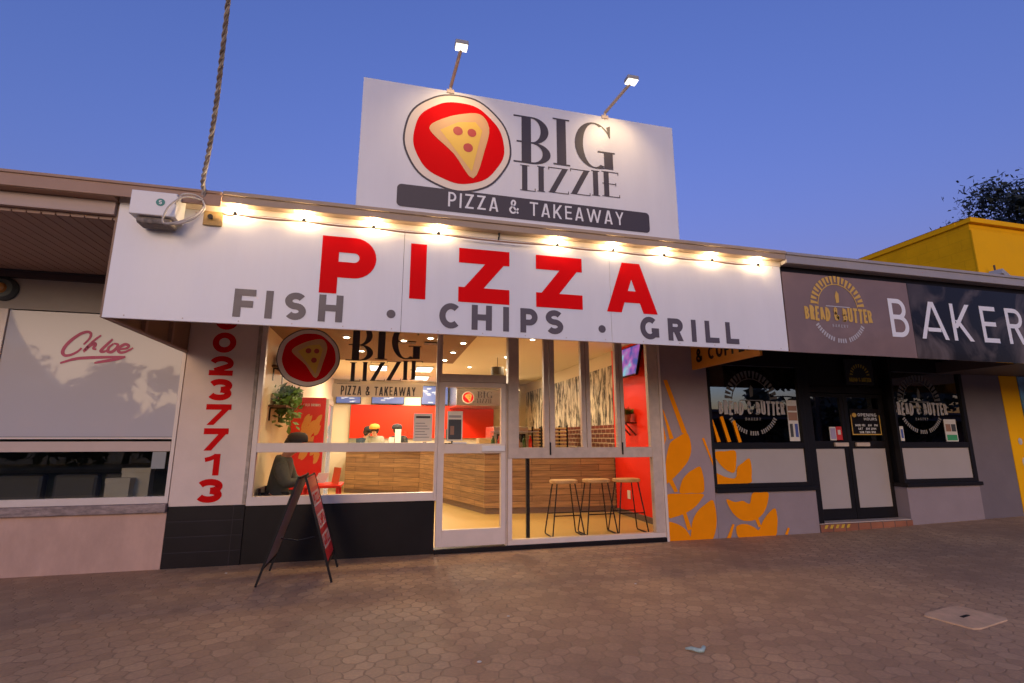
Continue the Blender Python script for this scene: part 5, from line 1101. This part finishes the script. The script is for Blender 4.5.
# ------------------------------------------------------------------ sandwich board on the pavement
ab = thing('sandwich_board', 'black framed sandwich board with a red menu panel standing on the pavement', 'sandwich board', (-.78, -.6, 0))
y0, y1 = -.95, -.33
for sgn, nm in ((1, 'r'), (-1, 'l')):
    xt, xb = -.78 + sgn * .03, -.78 + sgn * .335
    b = MB(); b.bar((xt, y0 + .015, .985), (xb, y0 + .015, 0), .02, .02, (0, 1, 0)); b.bar((xt, y1 - .015, .985), (xb, y1 - .015, 0), .02, .02, (0, 1, 0))
    b.bar((xt, y0 + .03, .97), (xt, y1 - .03, .97), .02, .02); q = .16; xq = xb + (xt - xb) * q; b.bar((xq, y0 + .03, .985 * q), (xq, y1 - .03, .985 * q), .016, .016)
    b.build('frame', M_blackm, ab)
    dv = (Vector((xt, 0, .985)) - Vector((xb, 0, 0))); L1 = dv.length; dv.normalize(); nn = Vector((dv.z * sgn, 0, -dv.x * sgn))
    if sgn > 0: pl = plane((xb, y0, 0), (0, 1, 0), dv, nn)
    else: pl = plane((xb, y1, 0), (0, -1, 0), dv, nn)
    b = MB(); b.slab(pl, [(.03, .19), (.59, .19), (.59, L1 - .02), (.03, L1 - .02)], -.008, .006)
    pn = b.build('panel', mat('scarlet_print_sheet', (.60, .03, .035), .4) if sgn > 0 else mat('grey_back_sheet', (.30, .27, .25), .6, .1), ab, 'red menu panel with white boxes' if sgn > 0 else None)
    if sgn > 0:
        t = MB(); t.flat = True
        for z0, z1 in ((.30, .44), (.50, .64), (.72, .86)): t.poly(pl, [(.07, z0), (.55, z0), (.55, z1), (.07, z1)], .008)
        t.build('menu_box', mat('pale_pink_print', (.66, .50, .48), .5), pn)
        t = MB()
        for k, (z0, tx) in enumerate(((.32, 'GRILL'), (.52, 'CHIPS'), (.74, 'PIZZA'))): line(t, pl, tx, .11, .51, z0, z0 + .10, .22, .2, d=.010)
        t.build('menu_lettering', M_red, pn)
        t = MB(); t.flat = True; t.poly(pl, [(.05, .90), (.57, .90), (.57, .99), (.05, .99)], .008); t.build('menu_heading', mat('coral_print', (.75, .16, .07), .5), pn)
b = MB(); b.tube([(-.63, y0 + .02, .42), (-.78, y0 + .03, .39), (-.93, y0 + .02, .42)], .006, 6); b.build('stay', M_blackm, ab)

# ------------------------------------------------------------------ small things on the pavement
ld_ = thing('pit_lid', 'pale concrete service pit lid set in the pavers', 'pit lid', (4.39, -3.12, 0))
pl = plane((4.39, -3.12, .0), Vector((.98, .2, 0)).normalized(), Vector((-.2, .98, 0)).normalized(), (0, 0, 1))
MB().slab(pl, [(-.255, -.15), (-.2, -.175), (.2, -.175), (.255, -.15), (.255, .15), (.2, .175), (-.2, .175), (-.255, .15)], -.03, .010).build('lid', M_conc, ld_, bev=.004)
b = MB(); b.slab(pl, [(-.05, -.012), (.05, -.012), (.05, .012), (-.05, .012)], .0105, .013); b.build('lift_slot', M_black, ld_)
w = MB(); pts = [(1.955, -3.13, .012), (1.985, -3.155, .018), (2.02, -3.185, .014), (2.035, -3.20, .02), (2.055, -3.185, .03), (2.06, -3.16, .022)]
w.tube(pts, [.006, .012, .013, .014, .013, .006], 7); tag(w.build('wrapper', mat('mint_wrapper', (.40, .52, .46), .4, .4, 30), smooth=True), 'crumpled mint green wrapper lying on the pavers', 'litter')
for i, (x, y, q, lb) in enumerate(((.62, -2.98, .012, 'tiny pale scrap on the pavers at the bottom middle'), (.98, -2.25, .009, 'tiny pale scrap on the pavers below the entrance door'), (2.35, -1.7, .009, 'tiny pale scrap on the pavers below the stools'), (-1.52, -.35, .010, 'tiny white scrap at the foot of the black tiles'))):
    b = MB(); b.ball((x, y, .005), q, 8, 1.4, 1, .4); tag(b.build('paper_scrap', M_paper, smooth=True), lb, 'litter', 'small scraps on the pavement')

# ------------------------------------------------------------------ low shops invented across the road, added for the bakery glass reflections
os2 = thing('added_shops', 'added long low brick shop row, unseen except mirrored in the bakery windows', 'building', (36, -28, 0))
MB().box(9, 70, -34, -27, -.1, 3.3).build('wall', brick_mat('brown_shop_brick', (.12, .07, .05), (.15, .085, .06), (.12, .10, .09), .24, .086, 'XZ', .1, .8), os2)
MB().box(8.9, 70.1, -34.1, -26.8, 3.302, 3.5).build('parapet', mat('brown_parapet', (.10, .08, .07), .7), os2)
MB().box(9.5, 69.5, -26.98, -24.6, 2.7, 2.85).build('awning', mat('dark_awning', (.05, .045, .045), .7), os2)
for k in range(12):
    w = MB().box(10 + k * 5, 13.6 + k * 5, -27, -26.93, .5, 2.6).build('window', M_blackm, os2)
    MB().box(10.08 + k * 5, 13.52 + k * 5, -26.94, -26.92, .6, 2.5).build('pane', mat('dark_shop_pane', (.03, .03, .035), .1), w)

# ------------------------------------------------------------------ counter and kitchen clutter
MB().box(-1.02, -.62, 8.44, 8.499, .04, 2.25).build('rear_doorway', mat('grey_green_door', (.20, .20, .14), .6, .1), shop)
def reg(x, y, lb):
    o = thing('cash_register', lb, 'register', (x, y, 1.16))
    b = MB(); b.box(x - .16, x + .16, y - .14, y + .14, 1.161, 1.25); b.build('drawer', M_blackm, o, bev=.006)
    b = MB(); b.bar((x, y, 1.25), (x, y + .03, 1.36), .04, .04); b.slab(plane((x, y, 1.42), Vector((.9, .43, 0)).normalized(), (0, .2, 1), Vector((.43, -.9, .2)).normalized()), [(-.16, -.1), (.16, -.1), (.16, .12), (-.16, .12)], -.012, .012); b.build('screen', mat('grey_plastic', (.12, .12, .12), .4), o, bev=.004)
reg(1.38, 4.6, 'black cash register on the counter left of the door frame')
def boxes(x, y, z, n, lb):
    for k in range(n):
        b = MB(); b.box(x, x + .34, y, y + .34, z + k * .047, z + .045 + k * .047); tag(b.build('pizza_box', mat('kraft_card', (.55, .37, .19), .8, .1), bev=.003), lb[k], 'box', 'pizza boxes stacked on the counter')
boxes(1.75, 3.35, 1.161, 4, ['lowest kraft pizza box of the stack on the counter behind the door', 'second lowest kraft pizza box of the stack on the counter behind the door', 'third kraft pizza box from the bottom of the stack behind the door', 'topmost kraft pizza box of the stack on the counter behind the door'])
for k, (x, q, c_) in enumerate(((.1, .17, M_steel), (.45, .24, M_blackm), (.75, .2, M_orcap), (1.05, .26, M_steel), (1.35, .18, M_khaki))):
    b = MB(); b.lathe([(.09, 0), (.1, .02), (.1, q), (.06, q + .02), (.06, q + .04)], (x, 8.1, .951), 14); tag(b.build('kitchen_canister', c_), ['wide steel canister leftmost on the kitchen bench', 'black canister on the kitchen bench', 'orange canister in the middle of the kitchen bench', 'tall steel canister on the kitchen bench', 'grey-green canister rightmost on the kitchen bench'][k], 'canister', 'canisters on the kitchen bench')
gs = thing('glass_display', 'glass display case with cold drinks on the counter behind the door', 'display case', (1.9, 3.0, 1.16))
b = MB(); b.box(1.85, 2.75, 2.75, 2.757, 1.161, 1.46); b.build('pane', MATS['guard_glass'], gs)
b = MB(); b.box(1.85, 2.75, 2.74, 3.05, 1.461, 1.475); b.build('shelf', M_steel, gs)
for k in range(7):
    b = MB(); x = 1.93 + k * .12; b.lathe([(.03, 0), (.033, .01), (.033, .16), (.014, .20), (.014, .235)], (x, 2.9, 1.161), 12)
    b.build('bottle', [M_leaf, M_redwall, M_seat, mat('lime_drink', (.30, .40, .05), .2), M_orcap][k % 5], gs)

for x0, x1, lb in ((4.6, 6.05, 'dark slatted blind behind the left bakery window'), (8.0, 9.3, 'dark slatted blind behind the right bakery window')):
    o = thing('slatted_blind', lb, 'blind', ((x0 + x1) / 2, .32, 1.3), 'blinds behind the bakery glass')
    b = MB()
    for k in range(7): b.bar((x0, .33, 1.32 + k * .075), (x1, .33, 1.32 + k * .075), .05, .012)
    b.build('slats', mat('grey_blind_slat', (.30, .27, .25), .6), o)
    b = MB()
    for x in (x0 + .2, x1 - .2): b.tube([(x, .36, 1.30), (x, .36, 2.4)], .004, 5)
    b.build('cords', M_fascb, o)
